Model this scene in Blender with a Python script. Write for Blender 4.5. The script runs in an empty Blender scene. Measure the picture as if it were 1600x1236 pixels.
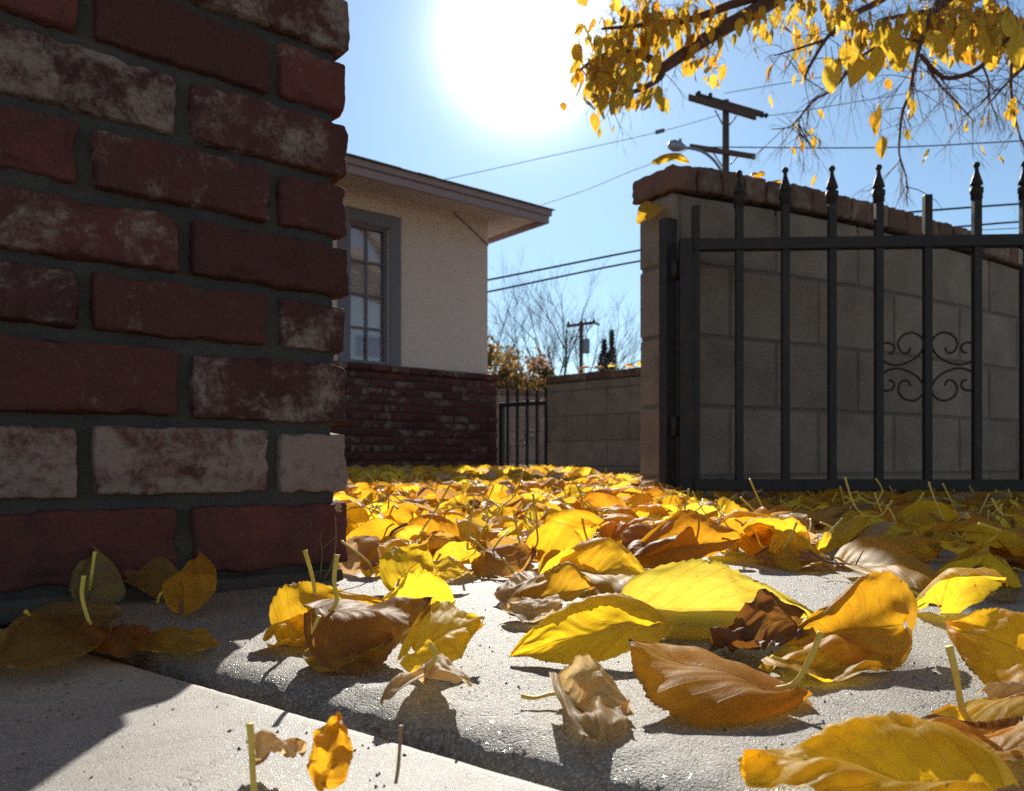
import bpy, math, random
import numpy as np
from mathutils import Vector, Matrix, noise
R = math.radians
C = bpy.context.scene.collection
sc = bpy.context.scene
rng = random.Random(7)
H = 0.115            # camera height: the picture was taken from the ground
F = 1250.0           # focal length in photo pixels
# ------------------------------------------------------------------ camera
cd = bpy.data.cameras.new('camera'); cam = bpy.data.objects.new('camera', cd); C.objects.link(cam)
cam.location = (0, 0, H); cam.rotation_euler = (R(90), 0, 0)
cd.sensor_width = 36; cd.lens = 28.125; cd.shift_y = 0.065
cd.clip_start = 0.01; cd.clip_end = 5000
cd.dof.use_dof = True; cd.dof.focus_distance = 0.55; cd.dof.aperture_fstop = 20
sc.camera = cam
# ------------------------------------------------------------------ light
SUN_EL, SUN_AZ = R(28.0), R(0.9)
sundir = Vector((math.sin(SUN_AZ)*math.cos(SUN_EL), math.cos(SUN_AZ)*math.cos(SUN_EL), math.sin(SUN_EL)))
w = bpy.data.worlds.new('World'); sc.world = w; w.use_nodes = True
nt = w.node_tree; nt.nodes.clear()
sky = nt.nodes.new('ShaderNodeTexSky'); sky.sky_type = 'NISHITA'; sky.sun_disc = False
sky.sun_elevation = SUN_EL; sky.sun_rotation = SUN_AZ; sky.air_density = 1.0; sky.dust_density = 0.0; sky.ozone_density = 1.5
bg = nt.nodes.new('ShaderNodeBackground'); bg.inputs[1].default_value = 0.078
tn = nt.nodes.new('ShaderNodeMix'); tn.data_type = 'RGBA'; tn.blend_type = 'MULTIPLY'; tn.inputs[0].default_value = 1; tn.inputs[7].default_value = (.90, .99, 1.02, 1)
nt.links.new(sky.outputs[0], tn.inputs[6]); nt.links.new(tn.outputs[2], bg.inputs[0])
# the sun's own aureole in the air around it, a function of the direction in the sky only
tc = nt.nodes.new('ShaderNodeTexCoord')
def wm(op, a, b=None):
    n = nt.nodes.new('ShaderNodeMath'); n.operation = op
    for i, v in enumerate((a, b)):
        if v is None: continue
        if isinstance(v, (int, float)): n.inputs[i].default_value = v
        else: nt.links.new(v, n.inputs[i])
    return n.outputs[0]
dp = nt.nodes.new('ShaderNodeVectorMath'); dp.operation = 'DOT_PRODUCT'
nt.links.new(tc.outputs['Generated'], dp.inputs[0]); dp.inputs[1].default_value = sundir
ang = wm('ARCCOSINE', wm('MINIMUM', dp.outputs['Value'], 0.99999))
core = wm('MULTIPLY', wm('EXPONENT', wm('MULTIPLY', wm('POWER', wm('DIVIDE', ang, R(3.7)), 2.0), -1.0)), 2.6)
halo = wm('MULTIPLY', wm('EXPONENT', wm('MULTIPLY', wm('DIVIDE', ang, R(12.0)), -1.0)), 0.5)
bg2 = nt.nodes.new('ShaderNodeBackground'); bg2.inputs[0].default_value = (.80, .95, 1, 1)
nt.links.new(halo, bg2.inputs[1])
bg3 = nt.nodes.new('ShaderNodeBackground'); bg3.inputs[0].default_value = (1, .93, .84, 1); nt.links.new(core, bg3.inputs[1])
add0 = nt.nodes.new('ShaderNodeAddShader'); nt.links.new(bg2.outputs[0], add0.inputs[0]); nt.links.new(bg3.outputs[0], add0.inputs[1])
add = nt.nodes.new('ShaderNodeAddShader'); nt.links.new(bg.outputs[0], add.inputs[0]); nt.links.new(add0.outputs[0], add.inputs[1])
wo = nt.nodes.new('ShaderNodeOutputWorld'); nt.links.new(add.outputs[0], wo.inputs[0])
sl = bpy.data.lights.new('sun', 'SUN'); sl.energy = 5.0; sl.angle = R(0.5); sl.color = (1, .945, .84)
so = bpy.data.objects.new('sun', sl); C.objects.link(so); so.location = (0, 10, 8)
so.rotation_euler = sundir.to_track_quat('Z', 'Y').to_euler()
sc.view_settings.view_transform = 'Standard'; sc.view_settings.look = 'None'
sc.view_settings.exposure = 0.55; sc.view_settings.gamma = 1
sc.cycles.max_bounces = 8; sc.cycles.transparent_max_bounces = 8
sc.cycles.use_denoising = False
# ------------------------------------------------------------------ helpers
def pt(px, py, Y):                      # a point at depth Y along a line of sight measured in the photo
    return Vector(((px-800)/F*Y, Y, H+(722-py)/F*Y))
def tag(o, label=None, cat=None, group=None, kind=None):
    if label: o['label'] = label
    if cat: o['category'] = cat
    if group: o['group'] = group
    if kind: o['kind'] = kind
    return o
def empty(name, loc=(0, 0, 0), rz=0):
    o = bpy.data.objects.new(name, None); C.objects.link(o); o.location = loc; o.rotation_euler = (0, 0, rz)
    o.empty_display_size = .02
    return o
class MB:                               # collects shapes for ONE mesh
    def __init__(s): s.v = []; s.f = []; s.m = []; s.sm = []
    def add(s, V, Fc, mi=0, smooth=False):
        b = len(s.v); s.v += [tuple(p) for p in V]
        for f in Fc: s.f.append(tuple(b+i for i in f)); s.m.append(mi); s.sm.append(smooth)
    def box(s, o, ax, ay, az, mi=0):    # corner + three edge vectors
        o, ax, ay, az = map(Vector, (o, ax, ay, az))
        V = [o, o+ax, o+ax+ay, o+ay, o+az, o+ax+az, o+ax+ay+az, o+ay+az]
        Fc = [(0, 3, 2, 1), (4, 5, 6, 7), (0, 1, 5, 4), (1, 2, 6, 5), (2, 3, 7, 6), (3, 0, 4, 7)]
        if ax.cross(ay).dot(az) < 0: Fc = [tuple(reversed(f)) for f in Fc]
        s.add(V, Fc, mi)
    def tube(s, P, r, n=6, mi=0, caps=True):
        P = [Vector(p) for p in P]
        if isinstance(r, (int, float)): r = [r]*len(P)
        V = []; up = None
        for i, p in enumerate(P):
            t = (P[min(i+1, len(P)-1)]-P[max(i-1, 0)])
            if t.length < 1e-9: t = Vector((0, 0, 1))
            t.normalize()
            if up is None: up = Vector((1, 0, 0)) if abs(t.x) < .8 else Vector((0, 1, 0))
            a = (up-t*up.dot(t)).normalized(); up = a; b = t.cross(a)
            for k in range(n):
                q = 2*math.pi*k/n; V.append(p+(a*math.cos(q)+b*math.sin(q))*r[i])
        Fc = [(i*n+k, i*n+(k+1) % n, (i+1)*n+(k+1) % n, (i+1)*n+k) for i in range(len(P)-1) for k in range(n)]
        if caps: Fc += [tuple(reversed(range(n))), tuple((len(P)-1)*n+k for k in range(n))]
        s.add(V, Fc, mi, True)
    def lathe(s, o, prof, n=12, mi=0):  # prof: (z, r)
        o = Vector(o); V = []
        for z, r in prof:
            for k in range(n):
                q = 2*math.pi*k/n; V.append(o+Vector((r*math.cos(q), r*math.sin(q), z)))
        Fc = [(i*n+k, i*n+(k+1) % n, (i+1)*n+(k+1) % n, (i+1)*n+k) for i in range(len(prof)-1) for k in range(n)]
        s.add(V, Fc, mi, True)
    def build(s, name, mats, parent=None, bevel=0, origin=None):
        me = bpy.data.meshes.new(name)
        if origin is not None:
            o_ = Vector(origin); s.v = [tuple(Vector(p)-o_) for p in s.v]
        me.from_pydata(s.v, [], s.f)
        for m in (mats if isinstance(mats, (list, tuple)) else [mats]): me.materials.append(m)
        me.polygons.foreach_set('material_index', s.m); me.polygons.foreach_set('use_smooth', s.sm); me.update()
        o = bpy.data.objects.new(name, me); C.objects.link(o)
        if origin is not None: o.location = origin
        if parent is not None: o.parent = parent
        if bevel:
            b = o.modifiers.new('bevel', 'BEVEL'); b.width = bevel; b.segments = 2; b.limit_method = 'ANGLE'
        return o
def smooth_path(P, n=6):                # Catmull-Rom
    P = [Vector(p) for p in P]; out = []
    for i in range(len(P)-1):
        a, b, c, d = P[max(i-1, 0)], P[i], P[i+1], P[min(i+2, len(P)-1)]
        for k in range(n):
            t = k/n
            out.append(.5*((2*b)+(c-a)*t+(2*a-5*b+4*c-d)*t*t+(3*b-a-3*c+d)*t**3))
    out.append(P[-1]); return out
# ------------------------------------------------------------------ materials
class NB:
    def __init__(s, name):
        s.mat = bpy.data.materials.new(name); s.mat.use_nodes = True; s.t = s.mat.node_tree; s.t.nodes.clear()
        s.out = s.t.nodes.new('ShaderNodeOutputMaterial')
    def n(s, typ, ins=None, **kw):
        q = s.t.nodes.new(typ)
        for k, v in kw.items(): setattr(q, k, v)
        for k, v in (ins or {}).items():
            if isinstance(v, bpy.types.NodeSocket): s.t.links.new(v, q.inputs[k])
            else: q.inputs[k].default_value = v
        return q
    def math(s, op, a, b=0.0, clamp=False):
        return s.n('ShaderNodeMath', {0: a, 1: b}, operation=op, use_clamp=clamp).outputs[0]
    def noise(s, vec, scale, detail=4, rough=.55, dist=0):
        return s.n('ShaderNodeTexNoise', {'Vector': vec, 'Scale': scale, 'Detail': detail, 'Roughness': rough, 'Distortion': dist}).outputs[0]
    def ramp(s, fac, a, b):             # smooth 0..1 between a and b
        return s.n('ShaderNodeMapRange', {0: fac, 1: a, 2: b, 3: 0.0, 4: 1.0}, interpolation_type='SMOOTHSTEP').outputs[0]
    def mix(s, fac, a, b, mode='MIX'):
        q = s.t.nodes.new('ShaderNodeMix'); q.data_type = 'RGBA'; q.blend_type = mode
        for k, v in ((0, fac), (6, a), (7, b)):
            if isinstance(v, bpy.types.NodeSocket): s.t.links.new(v, q.inputs[k])
            else: q.inputs[k].default_value = (*v, 1) if isinstance(v, tuple) and len(v) == 3 else v
        return q.outputs[2]
    def bump(s, h, strength=.5, dist=.002):
        return s.n('ShaderNodeBump', {'Height': h, 'Strength': strength, 'Distance': dist}).outputs[0]
    def pr(s, col, rough=.7, normal=None, spec=.3, metal=0.0):
        ins = {'Roughness': rough, 'Specular IOR Level': spec, 'Metallic': metal}
        ins['Base Color'] = (*col, 1) if isinstance(col, tuple) else col
        if normal is not None: ins['Normal'] = normal
        return s.n('ShaderNodeBsdfPrincipled', ins).outputs[0]
    def done(s, sh): s.t.links.new(sh, s.out.inputs[0]); return s.mat
def OC(b): return b.n('ShaderNodeTexCoord').outputs['Object']
def simple(name, col, rough=.6, var=.25, scale=30, bump=.2, spec=.3, metal=0.0, bd=.002):
    b = NB(name); v = OC(b); f = b.noise(v, scale)
    c = b.mix(f, tuple(x*(1-var) for x in col), tuple(min(1, x*(1+var)) for x in col))
    return b.done(b.pr(c, rough, b.bump(b.noise(v, scale*4), bump, bd), spec, metal))
def brick_mat(name, scale=1.0, dark=(.070, .026, .022), red=(.165, .048, .038), white=(.36, .27, .225), amount=0.0):
    b = NB(name); v = OC(b)
    rnd = b.n('ShaderNodeNewGeometry').outputs['Random Per Island']
    rv = b.n('ShaderNodeVectorMath', {0: v, 1: b.n('ShaderNodeCombineXYZ', {0: b.math('MULTIPLY', rnd, 7.3), 1: b.math('MULTIPLY', rnd, 3.1), 2: 0.0}).outputs[0]}, operation='ADD').outputs[0]
    c = b.mix(b.ramp(b.math('FRACT', b.math('MULTIPLY', rnd, 13.7)), 0, 1), dark, red)
    c = b.mix(b.ramp(b.noise(rv, 22/scale, 6, .65), .35, .7), c, (red[0]*.55, red[1]*.7, red[2]*.8))
    patch = b.noise(rv, 24/scale, 9, .72, .25)
    fine = b.noise(rv, 190/scale, 4, .7)
    thr = b.math('ADD', b.math('MULTIPLY', b.math('FRACT', b.math('MULTIPLY', rnd, 5.3)), -.20), .635-amount)
    m = b.math('SUBTRACT', b.math('ADD', b.math('MULTIPLY', patch, .82), b.math('MULTIPLY', fine, .22)), thr)
    wm_ = b.math('MULTIPLY', b.ramp(m, -.05, .13), .75)
    c = b.mix(wm_, c, white)
    c = b.mix(b.math('MULTIPLY', b.ramp(b.noise(rv, 60/scale, 5, .6), .55, .75), .45), c, (.05, .03, .025))
    spk = b.noise(rv, 420/scale, 3, .7)
    c = b.mix(b.math('MULTIPLY', b.ramp(spk, .54, .68), .30), c, (.02, .012, .01))
    c = b.mix(b.math('MULTIPLY', b.ramp(spk, .46, .34), .10), c, (.36, .27, .22))
    hgt = b.math('ADD', b.math('MULTIPLY', b.noise(rv, 120/scale, 8, .7), 1.0), b.math('MULTIPLY', wm_, .35))
    return b.done(b.pr(c, .85, b.bump(hgt, .9, .0026*scale), .2))
def masonry(name, a, bcol, scale=60, bump=.5, bd=.0015, blotch=.45):
    b = NB(name); v = OC(b); rnd = b.n('ShaderNodeNewGeometry').outputs['Random Per Island']
    c = b.mix(rnd, a, bcol)
    c = b.mix(b.math('MULTIPLY', b.ramp(b.noise(v, scale*.12, 5, .6), .35, .75), blotch), c, tuple(x*.55 for x in a))
    c = b.mix(b.math('MULTIPLY', b.ramp(b.noise(v, scale*6, 3, .6), .5, .7), .35), c, tuple(min(1, x*1.5) for x in bcol))
    c = b.mix(b.math('MULTIPLY', b.ramp(b.noise(v, scale*3, 4, .7), .54, .68), .5), c, tuple(x*.35 for x in a))
    hgt = b.math('ADD', b.noise(v, scale, 6, .7), b.noise(v, scale*6, 3, .7))
    return b.done(b.pr(c, .88, b.bump(hgt, bump, bd), .25))
def concrete(name, base, grain, rough_bump, warm=(1.0, .955, .86)):
    b = NB(name); v = OC(b)
    big = b.noise(v, 5, 6, .6); mid = b.noise(v, 60, 6, .65)
    vor = b.n('ShaderNodeTexVoronoi', {'Vector': v, 'Scale': grain, 'Randomness': 1.0})
    g = b.n('ShaderNodeSeparateColor', {0: vor.outputs['Color']})
    lo = tuple(x*base*.62 for x in warm); hi = tuple(x*base*1.35 for x in warm)
    c = b.mix(b.ramp(big, .3, .7), lo, hi)
    c = b.mix(b.math('MULTIPLY', mid, .6), c, tuple(base*x*.7 for x in (1, .93, .83)))
    c = b.mix(b.math('MULTIPLY', b.ramp(g.outputs[0], .55, 1), .45), c, (base*.35, base*.33, base*.3))
    c = b.mix(b.math('MULTIPLY', b.ramp(g.outputs[1], .6, 1), .5), c, (.62, .58, .5))
    cr = b.n('ShaderNodeTexVoronoi', {'Vector': b.n('ShaderNodeVectorMath', {0: v, 1: b.n('ShaderNodeTexNoise', {'Vector': v, 'Scale': 9.0, 'Detail': 5.0}).outputs[1]}, operation='ADD').outputs[0], 'Scale': 2.3}, feature='DISTANCE_TO_EDGE').outputs[0]
    crack = b.math('SUBTRACT', 1.0, b.ramp(cr, .0, .006))
    c = b.mix(b.math('MULTIPLY', crack, .5), c, (.06, .055, .05))
    hgt = b.math('ADD', b.math('ADD', b.math('MULTIPLY', vor.outputs['Distance'], -.9), b.math('MULTIPLY', mid, 1.2)),
                 b.math('ADD', b.math('MULTIPLY', b.noise(v, grain*1.7, 3, .7), .9), b.math('MULTIPLY', crack, -.8)))
    sp = b.ramp(g.outputs[2], .93, .96)
    stain = b.ramp(b.noise(v, 16, 7, .7, .6), .52, .72)
    c = b.mix(b.math('MULTIPLY', stain, .45), c, (.10, .085, .065))
    rough = b.math('SUBTRACT', .62, b.math('MULTIPLY', sp, .42))
    return b.done(b.pr(c, rough, b.bump(hgt, rough_bump, .0012), .55))
def leaf_material(name, ground=True):
    b = NB(name)
    uv = b.n('ShaderNodeUVMap', uv_map='leaf').outputs[0]
    s = b.n('ShaderNodeSeparateXYZ', {0: uv}); u = s.outputs[0]; v0 = b.math('SUBTRACT', s.outputs[1], 1.0)
    av = b.math('ABSOLUTE', v0)
    tint = b.n('ShaderNodeAttribute', attribute_name='tint').outputs['Color']
    br = b.n('ShaderNodeAttribute', attribute_name='brown').outputs['Fac']
    oi = b.n('ShaderNodeObjectInfo').outputs['Random']
    rnd = b.math('ADD', oi, b.n('ShaderNodeNewGeometry').outputs['Random Per Island'])
    pos = b.n('ShaderNodeCombineXYZ', {0: u, 1: b.math('MULTIPLY', v0, .45), 2: b.math('MULTIPLY', rnd, 9.0)}).outputs[0]
    n1 = b.noise(pos, 3.2, 5, .6, .4); n2 = b.noise(pos, 22, 5, .65)
    # side veins leave the midrib towards the tip and curve
    k = b.math('SUBTRACT', b.math('MULTIPLY', b.math('POWER', av, .8), .42), u)
    fr = b.math('ABSOLUTE', b.math('SUBTRACT', b.math('FRACT', b.math('MULTIPLY', k, 7.5)), .5))
    vein = b.math('SUBTRACT', 1.0, b.ramp(fr, .0, .045))
    fold = b.math('COSINE', b.math('MULTIPLY', k, 7.5*2*math.pi))
    mid = b.math('SUBTRACT', 1.0, b.ramp(av, .008, .035))
    vo = b.n('ShaderNodeTexVoronoi', {'Vector': pos, 'Scale': 34.0}, feature='DISTANCE_TO_EDGE').outputs[0]
    net = b.math('SUBTRACT', 1.0, b.ramp(vo, .0, .09))
    vall = b.math('MAXIMUM', b.math('MULTIPLY', vein, .75), mid)
    vall = b.math('MAXIMUM', vall, b.math('MULTIPLY', net, .16))
    # browning from the margin and tip inwards
    edge = b.math('MAXIMUM', b.math('ADD', b.math('MULTIPLY', b.math('POWER', av, 5.0), .7), b.math('MULTIPLY', b.math('POWER', av, 40.0), .5)), b.math('POWER', u, 9.0))
    e = b.math('ADD', b.math('MULTIPLY', edge, .42), b.math('SUBTRACT', n1, .78))
    e = b.math('ADD', e, br)
    bm = b.ramp(e, .12, .52)
    spots = b.math('MULTIPLY', b.ramp(b.noise(pos, 17, 4, .6), .66, .72), .75)
    bm = b.math('MAXIMUM', bm, spots)
    n3 = b.noise(pos, 6.5, 6, .7, .8)
    c0 = b.mix(b.ramp(n3, .38, .70), tint, b.mix(.55, tint, (.60, .27, .012)))
    c0 = b.mix(b.math('MULTIPLY', b.ramp(n2, .5, .8), .35), c0, b.mix(.5, tint, (.9, .8, .3)))
    hsv = b.n('ShaderNodeHueSaturation', {'Hue': b.math('ADD', .488, b.math('MULTIPLY', oi, .024)), 'Value': b.math('ADD', .85, b.math('MULTIPLY', oi, .3)), 'Color': c0}).outputs[0]
    brownc = b.mix(n2, (.30, .105, .012), (.13, .045, .012))
    c = b.mix(bm, hsv, brownc)
    ct = b.mix(b.math('MULTIPLY', vall, .55), c, b.mix(.35, (.10, .05, .004), c))
    cr = b.mix(b.math('MULTIPLY', vall, .45), b.mix(.25, c, (.32, .24, .13)), (.62, .47, .20))
    hgt = b.math('ADD', b.math('MULTIPLY', fold, .28), b.math('ADD', b.math('MULTIPLY', n2, .5), b.math('MULTIPLY', vall, .5)))
    nrm = b.bump(hgt, .5, .001)
    p = b.pr(cr, .50, nrm, .32)
    tr = b.n('ShaderNodeBsdfTranslucent', {'Color': b.n('ShaderNodeHueSaturation', {'Hue': .5, 'Saturation': 1.0, 'Value': 1.2, 'Color': ct}).outputs[0], 'Normal': nrm}).outputs[0]
    fac = b.math('SUBTRACT', .72, b.math('MULTIPLY', bm, .30))
    return b.done(b.n('ShaderNodeMixShader', {0: fac, 1: p, 2: tr}).outputs[0])
M = {}
M['brick'] = brick_mat('used_brick', amount=-.045)
M['brick_white'] = brick_mat('chalky_brick', amount=.045)
M['brick_far'] = brick_mat('veneer_brick', 1.6, (.08, .024, .022), (.16, .048, .038), (.30, .24, .20), -.05)
M['capbrick'] = brick_mat('cap_brick', 2.0, (.15, .085, .06), (.24, .12, .085), (.36, .28, .22), -.04)
M['mortar'] = masonry('mortar', (.085, .072, .062), (.12, .10, .085), 90, .9, .003)
M['block'] = masonry('concrete_block', (.30, .225, .178), (.38, .29, .23), 55, .9, .004, .6)
M['blockmortar'] = masonry('block_mortar', (.19, .155, .125), (.23, .19, .155), 60, .6, .003)
M['stucco'] = masonry('stucco', (.74, .585, .515), (.77, .615, .54), 110, .8, .004, .10)
M['trim'] = simple('painted_trim', (.17, .16, .19), .5, .1)
M['fascia'] = simple('painted_fascia', (.36, .28, .28), .55, .1)
M['soffit'] = simple('soffit_paint', (.62, .50, .44), .7, .08)
M['shingle'] = simple('shingle', (.20, .16, .14), .6, .4, 40, .8, .5)
b_ = NB('black_iron'); v_ = OC(b_)
c_ = b_.mix(b_.ramp(b_.noise(v_, 14, 8, .7), .52, .68), (.027, .020, .018), (.055, .033, .024))
c_ = b_.mix(b_.math('MULTIPLY', b_.ramp(b_.noise(v_, 90, 4, .7), .55, .7), .5), c_, (.07, .055, .045))
M['iron'] = b_.done(b_.pr(c_, .55, b_.bump(b_.noise(v_, 200, 5, .7), .5, .0008), .35))
M['pole'] = simple('weathered_pole', (.13, .075, .055), .85, .3, 8)
M['metal'] = simple('grey_metal', (.32, .33, .36), .45, .1, 8, .1, .5, .4)
M['wire'] = simple('wire', (.03, .03, .035), .5, .1)
M['stem'] = simple('leaf_stem', (.80, .56, .10), .5, .2, 120, .3, .3)
M['stem_dry'] = simple('dry_stem', (.34, .22, .10), .6, .3, 120, .3)
M['bark'] = simple('bark', (.14, .10, .085), .85, .35, 14, .8)
M['twigbark'] = simple('twig_bark', (.15, .085, .07), .8, .3, 30, .4)
M['concrete'] = concrete('old_concrete', .25, 900, .7)
M['concrete2'] = concrete('smooth_concrete', .36, 1500, .30)
M['soil'] = simple('soil', (.09, .07, .05), .95, .5, 20, 1.0)
M['leaf'] = leaf_material('leaf')
M['conifer'] = simple('conifer', (.05, .045, .03), .9, .5, 3)
M['blind'] = simple('blind', (.86, .76, .66), .7, .08, 8)
M['weed'] = simple('dry_weed', (.30, .19, .10), .8, .3, 60)
g_ = NB('window_glass')
M['glass'] = g_.done(g_.n('ShaderNodeMixShader', {0: .09, 1: g_.n('ShaderNodeBsdfTransparent', {0: (.9, .9, .92, 1)}).outputs[0], 2: g_.n('ShaderNodeBsdfGlossy', {0: (.9, .9, .95, 1), 1: .03}).outputs[0]}).outputs[0])
p_ = NB('sign_print'); v_ = OC(p_)
M['sign'] = p_.done(p_.pr(p_.mix(p_.ramp(p_.noise(v_, 16, 3, .6), .45, .6), (.36, .035, .04), (.08, .035, .06)), .6))
# ------------------------------------------------------------------ ground
Z = lambda z: Vector((0, 0, z))
d_ = Vector((-.803, .594, 0)).normalized(); n_ = Vector((-.594, -.803, 0))      # joint line / its normal towards the camera
J0 = Vector((.0187, .2916, 0))
def sheet(name, V, Fc, m): 
    b = MB(); b.add(V, Fc); return tag(b.build(name, m), kind='structure')
sheet('ground', [(-900, -900, -.034), (900, -900, -.034), (900, 1500, -.034), (-900, 1500, -.034)], [(0, 1, 2, 3)], M['soil'])
def slab(name, prof, mat, amp, far, s0=-.35, s1=1.0, step=.004):
    # prof: (distance from the joint line along n_, height); noisy near the rounded edge
    n = int((s1-s0)/step); V = []; Fc = []
    k = len(prof)
    for i in range(n+1):
        s = s0+(s1-s0)*i/n
        for j, (q, z) in enumerate(prof):
            p = J0+d_*s+n_*q; a = amp if 0 < j < k else 0
            if j == 0: a = 0
            off = noise.noise(p*70)*a+noise.noise(p*260)*a*.6
            wob = noise.noise(Vector((s*14, 3, q)))*amp*1.5+noise.noise(Vector((s*60, q*40, 1)))*amp*.8
            p = p+n_*(wob if j > 0 else 0); V.append((p.x, p.y, z+off))
    for i in range(n):
        for j in range(k-1):
            a = i*k+j; Fc.append((a, a+k, a+k+1, a+1) if far < 0 else (a, a+1, a+k+1, a+k))
    b0 = len(V); q0 = prof[0][0]; z0 = prof[0][1]
    A = J0+d_*s0+n_*q0; B = J0+d_*s1+n_*q0
    A2 = A+n_*far-d_*3.0; B2 = B+n_*far+d_*3.0; A1 = A-d_*3.0; B1 = B+d_*3.0
    V += [(p.x, p.y, z0) for p in (A, B, B1, B2, A2, A1)]
    Fc.append((b0, b0+1, b0+2, b0+3, b0+4, b0+5) if far < 0 else (b0+5, b0+4, b0+3, b0+2, b0+1, b0))
    m = MB(); m.add(V, Fc, 0, False); m.sm = [True]*(len(m.f)-1)+[False]
    return tag(m.build(name, mat), kind='structure')
arc = [(-.060, 0), (-.052, 0), (-.046, 0), (-.041, -.0002), (-.037, -.0006), (-.033, -.0012), (-.029, -.0022), (-.025, -.0036), (-.0215, -.0055), (-.0185, -.008), (-.0165, -.011), (-.0150, -.015), (-.0140, -.020), (-.0135, -.028), (-.0135, -.036)]
slab('back_pavement', arc, M['concrete'], .0016, -9.0)
arc2 = [(.030, -.003), (.022, -.003), (.014, -.003), (.008, -.003), (.005, -.0032), (.003, -.0038), (.0015, -.005), (.0005, -.008), (0, -.014), (0, -.036)]
slab('front_pavement', arc2, M['concrete2'], .0004, 2.0)
# crumbs and grit on the paving and packed into the joint
gv, gf = [], []; rg = random.Random(12)
for i in range(5200):
    if i < 3400: p = J0+d_*rg.uniform(-.35, .95)+n_*(-.007+rg.gauss(0, .004)); z = -.020+rg.uniform(0, .010)
    else:
        y = rg.uniform(.27, 1.3); p = Vector((rg.uniform(-.66, .66)*y, y, 0)); q = (p-J0).dot(n_)
        if q > 0: z = -.003
        elif q > -.06: continue
        else: z = 0
    s = rg.uniform(.0003, .0011)*(1.6 if i < 3400 else 1); a = rg.uniform(0, 6.28); k = len(gv)
    gv += [(p.x+s*math.cos(a+2.1*j)*rg.uniform(.6, 1.3), p.y+s*math.sin(a+2.1*j)*rg.uniform(.6, 1.3), z) for j in range(3)]+[(p.x+rg.gauss(0, s*.3), p.y, z+s*1.1)]
    gf += [(k, k+1, k+3), (k+1, k+2, k+3), (k+2, k, k+3)]
b = MB(); b.add(gv, gf); tag(b.build('grit', simple('grit', (.13, .10, .07), .9, .6, 300)), 'grit and soil crumbs along the paving joint', 'grit', kind='stuff')
b = MB(); b.box(J0-d_*.35+n_*-.0155+Z(-.036), d_*1.3, n_*.017, Z(.015)); tag(b.build('joint_soil', M['soil']), kind='structure')
# ------------------------------------------------------------------ brick pillar
def rbrick(b, o, ax, ay, az, r, amp, seed, nx=16, ny=5, nz=8, mi=0):
    """a worn rounded brick: unit grid cube mapped to a rounded box with noise"""
    o, ax, ay, az = map(Vector, (o, ax, ay, az)); L = [ax.length, ay.length, az.length]; E = [ax/L[0], ay/L[1], az/L[2]]
    N = (nx, ny, nz); idx = {}; V = []; Fc = []
    c = o+(ax+ay+az)/2
    def vid(i, j, k):
        key = (i, j, k)
        if key in idx: return idx[key]
        q = []
        for a, t in enumerate(key):
            x = t/N[a]*2-1
            x = math.copysign(1-(1-abs(x))**1.35, x); q.append(x*L[a]/2)
        inn = [max(-L[a]/2+r, min(L[a]/2-r, q[a])) for a in range(3)]
        dv = Vector([q[a]-inn[a] for a in range(3)])
        if dv.length > 1e-9: dv = dv.normalized()*r
        p = Vector(inn)+dv
        w = c+E[0]*p[0]+E[1]*p[1]+E[2]*p[2]
        s = Vector((seed*3.1, seed*1.7, seed))
        nn = Vector((q[0]/L[0], q[1]/L[1], q[2]/L[2])).normalized(); nn = E[0]*nn[0]+E[1]*nn[1]+E[2]*nn[2]
        w = w+nn*(noise.noise(w*28+s)*amp+noise.noise(w*90+s)*amp*.55+noise.noise(w*260+s)*amp*.3)
        if sum(1 for a in range(3) if abs(q[a]) > L[a]/2-.009) >= 2:
            w = w-nn*max(0, noise.noise(w*48+s)-.15)*amp*2.4
        idx[key] = len(V); V.append(w); return idx[key]
    def face(f): Fc.append(f)
    for i in range(nx):
        for k in range(nz):
            face((vid(i, 0, k), vid(i+1, 0, k), vid(i+1, 0, k+1), vid(i, 0, k+1)))
            face((vid(i, ny, k+1), vid(i+1, ny, k+1), vid(i+1, ny, k), vid(i, ny, k)))
    for j in range(ny):
        for k in range(nz):
            face((vid(0, j+1, k), vid(0, j, k), vid(0, j, k+1), vid(0, j+1, k+1)))
            face((vid(nx, j, k), vid(nx, j+1, k), vid(nx, j+1, k+1), vid(nx, j, k+1)))
    for i in range(nx):
        for j in range(ny):
            face((vid(i, j, nz), vid(i+1, j, nz), vid(i+1, j+1, nz), vid(i, j+1, nz)))
            face((vid(i, j+1, 0), vid(i+1, j+1, 0), vid(i+1, j, 0), vid(i, j, 0)))
    b.add(V, Fc, mi, True)
e1 = Vector((-.764, -.645, 0)); e2 = Vector((-.645, .764, 0)); PC = Vector((-.1605, .785, 0))
zb = [.012, .0815, .149, .216, .2725, .330, .3885, .4505, .511, .572, .634, .695, .757, .818]
zb = [z for z in zb]
b = MB(); mo = .0095; W_ = .47; D_ = .40; ri = random.Random(3)
CHALK = {(1, 0), (1, 1), (1, 2), (2, 0), (3, 0), (3, 2), (4, 1), (5, 1), (7, 0), (9, 1), (10, 0)}
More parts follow.
